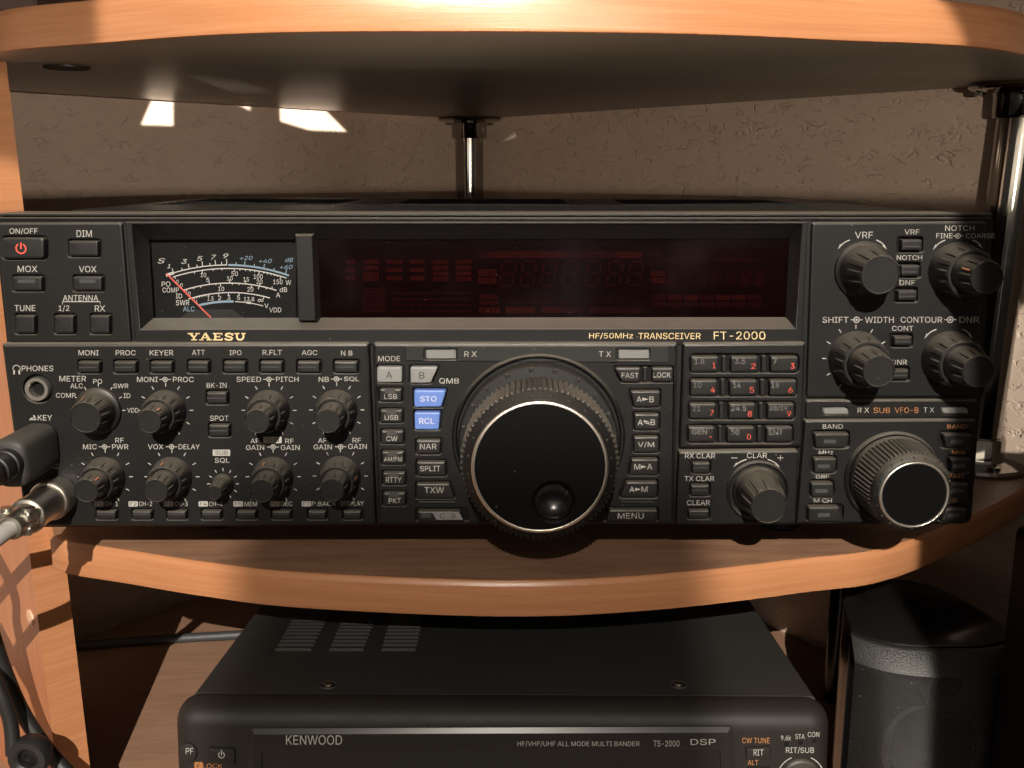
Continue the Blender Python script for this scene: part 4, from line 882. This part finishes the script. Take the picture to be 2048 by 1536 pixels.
def dots(mb, cx, cz, r, w, n, q, hh, m, ph=0):
    for i in range(n):
        a = 2*PI*i/n+ph; mb.lathe(cx+math.cos(a)*r, cz+math.sin(a)*r, [(q, w+.0003), (q, w-hh*.4), (q*.7, w-hh*.85), (q*.25, w-hh)], m, 10)
def bezel(cx, cz, r, w, m=PLA):
    b = MB(); b.lathe(cx, cz, [(r, w+.0003), (r-.0003, w-.0010), (r-.0010, w-.0017), (r-.0017, w-.0015), (r-.0024, w-.0004), (r-.0026, w+.0012)], m, 128, capm=GAP); return b.build('dial_bezel', radio)
# main tuning dial
wf = -.0455; cx, cz = WF.pt(1079.7, 935.5, wf); kk = (WF.pt(1080.7, 935, wf)[0]-WF.pt(1079.7, 935, wf)[0]); rg = 137.5*kk
bcx, bcz = WF.pt(1077.5, 875, WL); bezel((bcx+cx)/2, (bcz+cz)/2, .0367, WL)
d = MB(); tri = lambda t: abs(((t*84/(2*PI)) % 1)*2-1)*2-1
d.lathe(cx, cz, [(.0278, WL-.002), (.0278, -.0185), (.0288, -.0192, .0), (.0301, -.0205, .026), (.0301, -.0408, .026), (.0296, -.0412, 0)], KNL, 84*6, tri, cap1=False)
d.lathe(cx, cz, [(.0296, -.0412), (.0294, -.0420), (.0290, -.0423), (rg+.0004, -.0446), (rg+.0001, -.0448)], DBK, 160, cap1=False)
dots(d, cx, cz, (.0290+rg)/2, -.0434, 24, .00052, .0005, BTN, .12)
dial = d.build('tuning_dial', radio, angle=24)
d = MB(); d.lathe(cx, cz, [(.0333, WL-.0004), (.0335, -.0095), (.0332, -.0104), (.0326, -.0109), (.0283, -.0112), (.0279, -.0108)], DBK, 160)
for i in range(20):
    a = 2*PI*i/20+.10; p = Vector((math.cos(a), math.sin(a))); n = Vector((-p.y, p.x)); c = Vector((cx, cz))
    q = ccw([tuple(c+p*r+n*s) for r, s in ((.0309, -.0009), (.0309, .0009), (.0326, .0009), (.0326, -.0009))])
    d.loft(q, [(0, -.0105), (0, -.01135), (.0002, -.0117)], PLB)
d.build('dial_flange', dial)
d = MB(); d.lathe(cx, cz, [(rg, -.0445), (rg, -.0455), (rg-.0001, -.0457), (rg-.0011, -.0461), (rg-.0013, -.0460), (rg-.0014, -.0450)], RING, 160, cap1=False); d.build('rim_ring', dial, angle=50)
dmx, dmz = WF.pt(1107, 1004, wf); dr = 43*kk
d = MB(); oc = [(cx+math.cos(a)*(rg-.0013), cz+math.sin(a)*(rg-.0013)) for a in (2*PI*i/120 for i in range(120))]; ic = [(dmx+math.cos(a)*dr, dmz+math.sin(a)*dr) for a in (2*PI*i/64 for i in range(64))]
d.plate(oc, [ic], wf, wf+.001, .0002, DIALF, ch=.0004, deep=.0006, back_open=True); d.build('dial_face', dial)
d = MB(); d.lathe(dmx, dmz, [(dr-.0001, wf+.0004)]+[(dr*.97*math.cos(t), wf+.0006+.0058*math.sin(t)) for t in (i/14*PI/2*.99 for i in range(15))], mat('dimple_gloss_black', (.004, .004, .004), .27, spec=.5), 64); d.build('finger_dimple', dial)
# second dial
wf = -.0262; cx, cz = WF.pt(1828.6, 989.6, wf); kk = (WF.pt(1829.6, 989, wf)[0]-WF.pt(1828.6, 989, wf)[0]); rg = 70.5*kk
bcx, bcz = WF.pt(1782, 957, WS); bezel((bcx+cx)/2, (bcz+cz)/2, .0206, WS)
d = MB(); tri2 = lambda t: max(-1, min(1, math.sin(60*t)*2.2))
d.lathe(cx, cz, [(.0186, WS), (.0186, -.0040), (.0182, -.0048), (.0178, -.0052, 0), (.0177, -.0062, .02), (.0167, -.0215, .02), (.0164, -.0220, 0), (.0163, -.0232), (.0159, -.0240), (rg+.0003, -.0252), (rg, -.0254)], RUB, 60*8, tri2)
for i in range(20):
    a = 2*PI*i/20+.05; d.lathe(cx+math.cos(a)*.01515, cz+math.sin(a)*.01515, [(.0004, -.0243), (.0004, -.0249), (.0002, -.0252)], BTN, 8)
for i in range(60):                                # the ribs are cut across into beads along the grip
    pass
dial2 = d.build('tuning_dial', radio, angle=24)
d = MB(); d.lathe(cx, cz, [(rg, -.0250), (rg, -.0258), (rg-.00008, -.0262), (rg-.0002, -.0265), (rg-.0004, -.0267), (rg-.0007, -.02685), (rg-.0010, -.0268), (rg-.0012, -.0265), (rg-.0013, -.0256)], CLW, 128, cap1=False); d.build('rim_ring', dial2, angle=50)
d = MB(); d.lathe(cx, cz, [(rg-.0012, wf+.0005), (rg-.0013, wf)], DIALF, 128, capm=DIALF); d.build('dial_face', dial2)
# headphone socket
d = MB(); d.lathe(jc[0], jc[1], [(.0050, WL+.002), (.0050, WL-.0010), (.0048, WL-.0014), (.0036, WL-.0014), (.0033, WL-.0010), (.0032, WL+.0022)], CLW, 64, capm=GAP); d.build('phone_jack', radio)
# maker's badge: slab letters drawn stroke by stroke, raised a little
d = MB()
def slab(pts, wd): line(d, Z1, pts, wd, INKG, WD-.0004)
def letter(x, strokes):
    for s in strokes: slab([(x+p[0], 763+p[1]) for p in s[0]], s[1])
hs = 22
letter(1130, [([(0, -19), (34, -19)], 7), ([(46, -19), (74, -19)], 7), ([(13, -20), (38, 3)], 12), ([(61, -20), (41, 3)], 8), ([(38, -1), (38, 20)], 13), ([(22, 19), (56, 19)], 7)])
letter(1200, [([(0, 19), (26, 19)], 7), ([(44, 19), (76, 19)], 7), ([(12, 20), (36, -21)], 8), ([(36, -22), (62, 20)], 13), ([(22, 6), (54, 6)], 6)])
letter(1282, [([(0, -19), (56, -19)], 7), ([(0, 19), (58, 19)], 7), ([(15, -20), (15, 20)], 13), ([(15, 0), (42, 0)], 6), ([(54, -20), (54, -9)], 6), ([(56, 20), (56, 8)], 6), ([(41, -7), (41, 7)], 5)])
letter(1352, [([(50, -8), (44, -16), (28, -20), (12, -17), (6, -10), (14, -3), (40, 3), (48, 10), (42, 17), (26, 20), (10, 17), (4, 9)], 10), ([(51, -21), (51, -7)], 5), ([(3, 21), (3, 8)], 5)])
letter(1412, [([(0, -19), (30, -19)], 7), ([(42, -19), (68, -19)], 7), ([(15, -20), (15, 6), (22, 16), (34, 19), (46, 16), (54, 6), (54, -20)], 11)])
d.build('maker_badge', radio)

d = MB(); cs = [(-.2020, .0215), (.1815, .0215), (.1815, .1530), (-.2020, .1530)]
d.rings([[(p[0], y, p[1]) for p in rnd(cs, .0025)] for y in (.0245, .205, .236)], CASE, cap0=True, cap1=True)
d.box(-.196, .1755, .030, .226, .1525, .1546, CASE, .0010)
for i in range(9):
    for s in (-.14, -.02, .10): d.box(s-.045, s+.045, .10+i*.012, .104+i*.012, .1544, .1549, GAP)
d.build('top_case', radio)
for x, y in ((-.148, .06), (.128, .06), (-.148, .20), (.128, .20)):
    d = MB(); d.rings([[(x+math.cos(a)*r, y+math.sin(a)*r, z) for a in (2*PI*i/32 for i in range(32))] for r, z in ((.0095, .0008), (.0105, .0020), (.0115, .014), (.012, .0218))], DARKBOX, cap0=True); d.build('foot', radio)

# ------------------------------------------------------------------ plugs in the front sockets
kx, kz = WF.pt(*Z2(322, 800), WL); t = thing('key_plug', 'black moulded plug in the key socket under the headphone socket', 'plug', (kx, -.02, kz))
d = MB(); s = rnd([(kx-.0075, kz-.0105), (kx+.0075, kz-.0105), (kx+.0075, kz+.0095), (kx-.0075, kz+.0095)], .0065, 8)
d.loft(s, [(.0012, -.0032), (0, -.0045), (0, -.030), (.0008, -.0315), (.0020, -.0322)], mat('moulded_plug_plastic', (.022, .021, .020), .55, spec=.4, bump=.1, bscale=900, var=.15, top_tint=.12), cap0=True); d.build('plug_body', t)
d = MB(); d.lathe(kx, kz, [(.0062, -.0318), (.0062, -.036), (.0056, -.0364), (.0056, -.0385), (.0060, -.039), (.0060, -.044), (.0054, -.0444), (.0053, -.0470), (.0058, -.0475), (.0055, -.056), (.004, -.058)], CABLE, 40); d.build('strain_relief', t)
d = MB(); d.tube([(kx, -.056, kz), (kx-.008, -.073, kz-.002), (kx-.05, -.095, kz-.010), (kx-.12, -.095, kz-.05), (kx-.165, -.09, kz-.12), (kx-.18, -.07, ZD+.02), (kx-.20, -.03, ZD+.0035), (kx-.24, .02, ZD+.0035)], .0032, CABLE); d.build('cable', t)

mx_, mz_ = WF.pt(*Z2(445, 1188), WL); t = thing('microphone_connector', 'nickel microphone connector with knurled ring and clamped grey cable', 'connector', (mx_, -.02, mz_))
fine = lambda q: math.sin(70*q)
d = MB(); d.lathe(mx_, mz_, [(.0084, -.0028), (.0086, -.0036), (.0086, -.0046, .012), (.0086, -.0108, .012), (.0086, -.0118), (.0080, -.0126), (.0073, -.0128)], NIC, 280, fine); d.build('lock_ring', t)
d = MB(); d.lathe(mx_, mz_, [(.0074, -.012), (.0072, -.0135), (.0071, -.0285), (.0075, -.0290), (.0075, -.0312), (.0071, -.0318), (.0058, -.0322), (.0055, -.0345), (.0056, -.0360), (.0052, -.0440), (.0044, -.0455)], NIC, 72); d.build('barrel', t)
d = MB()
for sg in (-1, 1):
    q = rnd([(mx_-.0062, mz_+sg*.0028-.0018), (mx_+.0062, mz_+sg*.0028-.0018), (mx_+.0062, mz_+sg*.0028+.0018), (mx_-.0062, mz_+sg*.0028+.0018)], .001)
    d.loft(q, [(.0003, -.0338), (0, -.0345), (0, -.0415), (.0006, -.0420)], NIC, cap0=True)
for sx_ in (-1, 1):
    x = mx_+sx_*.0046; d.rings([[(x+math.cos(a)*.0017, -.0385+math.sin(a)*.0017, z) for a in (2*PI*i/20 for i in range(20))] for z in (mz_-.004, mz_+.0058)], NIC, cap0=True, cap1=True)
    d.rings([[(x+math.cos(a)*.0024, -.0385+math.sin(a)*.0024, mz_+z) for a in (2*PI*i/20 for i in range(20))] for z in (.0046, .0062)], NIC, cap1=True)
d.build('cable_clamp', t)
d = MB(); d.tube([(mx_, -.042, mz_), (mx_-.004, -.056, mz_-.003), (mx_-.014, -.070, mz_-.010), (mx_-.050, -.085, mz_-.024), (mx_-.105, -.088, mz_-.06), (mx_-.145, -.085, mz_-.115), (mx_-.16, -.07, ZD+.02), (mx_-.18, -.04, ZD+.0037), (mx_-.23, .0, ZD+.0037)], .0034, mat('grey_mic_cable', (.30, .29, .275), .5)); d.build('cable', t)

# ------------------------------------------------------------------ the second radio on the desk below, its front raised on its feet
AL = R_(4.9); S = CC+ray(1008, 1389)*.4345
K0 = Frame((0, 0, 0), AL); K = Frame(S-K0.ey*.015, AL)
rad2 = thing('radio_transceiver', 'smaller dark radio transceiver tilted up on the desk under the shelf', 'radio', K.O-K.ez*.11+K.ey*.1, Matrix((K.ex, K.ey, K.ez)).transposed())
W[rad2] = rad2.matrix_basis.copy()
d = MB(); hw = .1312
d.rings([[(p[0], y, p[1]) for p in rnd([(-hw, -.094), (hw, -.094), (hw, 0), (-hw, 0)], .0022)] for y in (.0152, .30)], KCASE, cap0=True, cap1=True)
for c0, c1 in ((615, 828), (930, 1133), (1236, 1440)):
    for i, y in enumerate((440, 413, 391, 369, 347, 327, 308, 290, 273, 257, 242, 228, 214)):
        sl = (440-y)*.565 if c0 < 900 else (440-y)*.44 if c0 < 1200 else (440-y)*.28
        q = [K.top(*ZK(x+sl*(1-.0), yy), 0) for x, yy in ((c0, y+4.5), (c1-(440-y)*.06, y+4.5), (c1-(440-y)*.06+1.5, y-4.5), (c0+1.5, y-4.5))]
        hloft(d, ccw(q), [(0, -.0004), (0, .0005), (.0005, .0011)], KCASE, top=GREY1)
case2 = d.build('top_case', rad2, K)
for x, y in ((657, 1371), (1357, 1370)):
    u, w_ = K.top(x, y, 0); d = MB()
    d.rings([[(u+math.cos(a)*r, w_+math.sin(a)*r, z) for a in (2*PI*i/28 for i in range(28))] for r, z in ((.0042, .0001), (.0038, .0006), (.0031, .0001), (.0030, .00005))], KCASE, cap1=True, capm=GAP)
    d.rings([[(u+math.cos(a)*r, w_+math.sin(a)*r, z) for a in (2*PI*i/24 for i in range(24))] for r, z in ((.0022, .0002), (.0021, .0009), (.0014, .0012))], mat('zinc_screw', (.5, .47, .36), .3, metal=1), cap1=True)
    d.build('screw', rad2, K)
uL, uR = K.pt(344, 1500, 0)[0], K.pt(1666, 1500, 0)[0]
fp = rnd([(uL, -.097), (uR, -.097), (uR, .0006), (uL, .0006)], .010, 10)
F2 = MB()
F2.rings([[(p[0], w_, p[1]) for p in inset(fp, q)] for q, w_ in ((.0016, .0155), (.0004, .0142), (0, .0125), (0, .0085), (.0004, .0062), (.0014, .0038), (.0030, .0018), (.0050, .0006), (.0075, 0))], KFRONT, cap0=True, cap1=True)
def KP(pts, w_, r=.001): return rnd(ccw([K.pt(x, y, w_) for x, y in pts]), r)
wq = -.0014
scr = KP([(524, 1504), (1440, 1498), (1450, 1720), (516, 1720)], wq, .0012)
F2.plate(KP([(494, 1455), (1470, 1451), (1484, 1745), (482, 1745)], wq, .0022), [scr], wq, .006, .0030, KGLOSS, deep=.0022, gap=KLCD)
for t_, cx_, cy_, w_, h_, m_ in (('HF/VHF/UHF ALL MODE MULTI BANDER', 1157, 1488, 244, 11, INK), ('TS-2000', 1333, 1487, 52, 12, INK), ('DSP', 1406, 1484, 50, 12, INK)): T(F2, ZP, t_, cx_, cy_, w_, h_, m_, wq, K, bold=.012)
for t_, cx_, cy_, w_, h_, m_ in (('CW TUNE', 1512, 1481, 55, 11, INKO), ('ALT', 1506, 1525, 21, 10, INKO), ('9.6k', 1572, 1476, 20, 10, INK), ('STA', 1600, 1473, 19, 10, INK), ('CON', 1627, 1469, 23, 10, INK), ('RIT/SUB', 1600, 1501, 56, 13, INK), ('LOCK', 425, 1532, 40, 10, INKO)): T(F2, ZP, t_, cx_, cy_, w_, h_, m_, .00005, K, bold=.02)
F2.flat(KP([(389, 1524), (405, 1524), (405, 1539), (389, 1539)], -.00004, .0005), -.00004, INKO); T(F2, ZP, 'F', 397, 1532, 7, 9, KFRONT, .00001, K, rise=.00012)
for x, y in ((1573, 1488), (1601, 1485), (1629, 1481)):
    u, v = K.pt(x, y, -.00005); F2.annulus(u, v, .00002, .0011, -.00005, GAP, n=16)
u, v = K.pt(1601, 1556, 0); r1_ = 46/4.9/1000; F2.annulus(u, v, r1_, r1_+.0004, -.00006, INK, .35, 1.15, 10); F2.annulus(u, v, r1_, r1_+.0004, -.00006, INK, PI-1.15, PI-.35, 10)
front2 = F2.build('front_panel', rad2, K)
def kbtn(poly, h, fc=None, nm='button'):
    b = MB(); b.loft(poly, [(0, .0006), (0, -h+.0006), (.0003, -h+.0001), (.0008, -h)], KFRONT)
    if fc: fc(b, -h)
    return b.build(nm, rad2, K)
u, v = K.pt(378, 1503, 0); kbtn([(u+math.cos(a)*.0036, v+math.sin(a)*.0042) for a in (2*PI*i/36 for i in range(36))], .0014, lambda b, q: T(b, ZP, 'PF', 379, 1502, 15, 12, INK, q, K))
def pw2(b, q):
    u, v = K.pt(443, 1510, q); b.annulus(u, v, .00105, .0014, q-.00006, INK, PI/2+.5, PI/2+2*PI-.5, 20); line(b, ZP, [(443, 1500), (443, 1511)], 2, INK, q, K)
kbtn(KP([(417, 1492), (472, 1495), (472, 1527), (418, 1524)], 0, .0012), .0018, pw2)
kbtn(KP([(1490, 1493), (1540, 1490), (1540, 1515), (1491, 1518)], 0, .0010), .0016, lambda b, q: T(b, ZP, 'RIT', 1517, 1505, 20, 12, INK, q, K))
kbtn(KP([(1492, 1533), (1540, 1532), (1540, 1556), (1493, 1557)], 0, .0010), .0016)
d = MB(); u, v = K.pt(1601, 1556, 0); d.lathe(u, v, [(.0083, .0003), (.0082, -.0014), (.0074, -.0020), (.0071, -.008), (.0066, -.0086), (.0054, -.0086), (.0050, -.0080)], RUB, 72); d.build('control_knob', rad2, K)
d = MB(); T(d, ZP, 'KENWOOD', 628, 1480, 112, 19, mat('silver_badge', (.75, .73, .68), .3, metal=.6), wq-.0004, K, bold=.012); d.build('maker_badge', rad2, K)
for s in (-.11, .11):
    d = MB(); fz = (ZD-K.O.z)+.002
    p = [K.M.inverted() @ Vector((K.O.x+s+math.cos(a)*.010, K.O.y+.035+math.sin(a)*.010, z)) for z in (ZD+.0004, K.O.z-.09) for a in (2*PI*i/24 for i in range(24))]
    d.rings([[tuple(q) for q in p[:24]], [tuple(q) for q in p[24:]]], DARKBOX, cap0=True, cap1=True); d.build('foot', rad2, K)

# ------------------------------------------------------------------ the loudspeaker on the right
GRL = mesh_cloth(); GRIM = mat('grille_rim', (.016, .0157, .015), .40, spec=.55, bump=.5, bscale=1900, var=.3, vscale=900, dust=.15)
sx0, sx1 = WF.pt(1697, 1420, .03)[0], WF.pt(2040, 1420, .03)[0]; scx, shw = (sx0+sx1)/2, (sx1-sx0)/2; SZ = -.0455
spk = thing('loudspeaker', 'black loudspeaker with bowed perforated grille beside the smaller radio', 'speaker', (scx, .06, ZD))
def bulge(t): return .026-.015*(1-abs(t)**3)
def plan(k=0.0, back=None):
    f = [(scx+shw*t*(1-k), bulge(t)+k*.05) for t in (-1+2*i/40 for i in range(41))]
    return f
d = MB(); pl = plan()+[(scx+shw-.004, .155), (scx-shw+.004, .155)]
hloft(d, ccw(pl), [(0, ZD+.0004), (0, SZ-.0165), (0, SZ-.0025), (.0008, SZ-.0006), (.0022, SZ)], SPK, SPK, SPK) if False else None
body = ccw([(scx+(shw-.001)*t, bulge(t)+.0125) for t in (-1+2*i/40 for i in range(41))]+[(scx+shw*q, .040+.066*r) for q, r in ((.93, .1), (.86, .35), (.74, .62), (.55, .85), (.3, .97), (0, 1), (-.3, .97), (-.55, .85), (-.74, .62), (-.86, .35), (-.93, .1))])
hloft(d, body, [(0, ZD+.0004), (0, SZ-.0022), (.0006, SZ-.0006), (.002, SZ)], SPK, SPK, SPK); d.build('cabinet', spk)
d = MB(); rows = []
for off, z in ((.0100, SZ-.0002), (.0086, SZ-.0004), (.0076, SZ-.0011), (.0014, SZ-.0086), (.0005, SZ-.0100), (0, SZ-.0125), (0, ZD+.004)):
    rows.append([(scx+shw*t*(1-off*.8), bulge(t)+off, z) for t in (-1+2*i/48 for i in range(49))])
d.rings(rows[:5], GRIM, close=False); d.rings(rows[4:], GRL, close=False)
d.build('grille', spk, uvfn=lambda p: (p[0], p[2]+p[1]*.8))
for px, py, r, dome, back in ((1905, 1378, .0105, .0045, .0065), (1872, 1505, .0215, .0075, .0125)):
    q = WF.pt(px, py, .02); w0 = bulge((q[0]-scx)/shw)+back; d = MB()
    d.lathe(q[0], q[1], [(r+.003, w0+.0035), (r+.0028, w0+.0005), (r+.0008, w0), (r, w0+.0025), (r*.92, w0+.0012), (r*.80, w0+.002), (r*.42, w0+.0095), (dome, w0+.0095)]+[(dome*math.cos(t), w0+.0095-dome*.85*math.sin(t)) for t in (i/8*PI/2*.98 for i in range(9))], CONE, 72); d.build('speaker_cone', spk)

# ------------------------------------------------------------------ smaller things round about
bx0 = WF.pt(2041, 985, .0)[0]; mb = MB(); mb.loft(rnd([(bx0, ZD+.0004), (bx0+.26, ZD+.0004), (bx0+.26, .022), (bx0, .022)], .004), [(.002, .002), (0, .0), (0, -.028), (.002, -.030)], DARKBOX, cap0=True)
tag(mb.build('monitor'), 'matt black edge of a monitor beside the loudspeaker and shelf corner', 'monitor')
mb = MB(); q = [WF.top(x, y, ZD+.0035) for x, y in ((150, 1292), (300, 1280), (400, 1274), (520, 1266))]
mb.tube([(p[0], p[1], ZD+.0034) for p in q]+[(q[-1][0]+.08, q[-1][1]+.02, ZD+.0034)], .0033, CABG)
tag(mb.build('cable'), 'grey cable lying on the desk behind the smaller radio', 'cable')
def near(px, py, Y): u, v = WF.pt(px, py, Y); return (u, Y, v)
mb = MB(); mb.tube([(-.36, .07, .13), (-.315, .04, .06), near(-60, 1130, .03), near(-25, 1240, .034), near(8, 1340, .036), near(45, 1425, .036), near(95, 1500, .034), near(165, 1580, .03), (-.19, .02, ZD+.012), (-.165, .0, ZD+.0045), (-.10, -.05, ZD+.0045)], .0037, CABLE)
tag(mb.build('cable'), 'black cable hanging in front of the wooden side panel', 'cable')
cb = near(60, 1512, .018); t = thing('cable_reel', 'black cable clip ring hanging in the bottom corner by the side panel', 'cable clip', cb)
d = MB(); d.lathe(cb[0], cb[2], [(.0040, cb[1]+.006), (.0085, cb[1]+.006), (.0098, cb[1]+.003), (.0098, cb[1]-.002), (.0088, cb[1]-.004), (.0060, cb[1]-.0042), (.0046, cb[1]-.003), (.0040, cb[1]+.002)], CABLE, 56, cap1=False); d.build('ring', t)
d = MB(); d.lathe(cb[0], cb[2], [(.0041, cb[1]+.002), (.0040, cb[1]-.001), (.0022, cb[1]-.0014), (.0015, cb[1]-.0005)], DARKBOX, 32); d.build('hub', t)
d = MB(); d.tube([(cb[0]-.008, cb[1], cb[2]+.001), near(20, 1440, .02), near(-8, 1370, .02), near(-60, 1290, .03), (-.33, .05, .04), (-.37, .08, .13)], .0034, CABLE); d.build('cord', t)
q = WF.top(74, 27, ZU+TH); mb = MB(); mb.box(q[0]-.09, q[0], q[1], q[1]+.06, ZU+TH+.0003, ZU+TH+.05, mat('dark_brown_card', (.045, .022, .014), .6), .001)
tag(mb.build('box'), 'dark brown box on the top shelf at its corner', 'box')
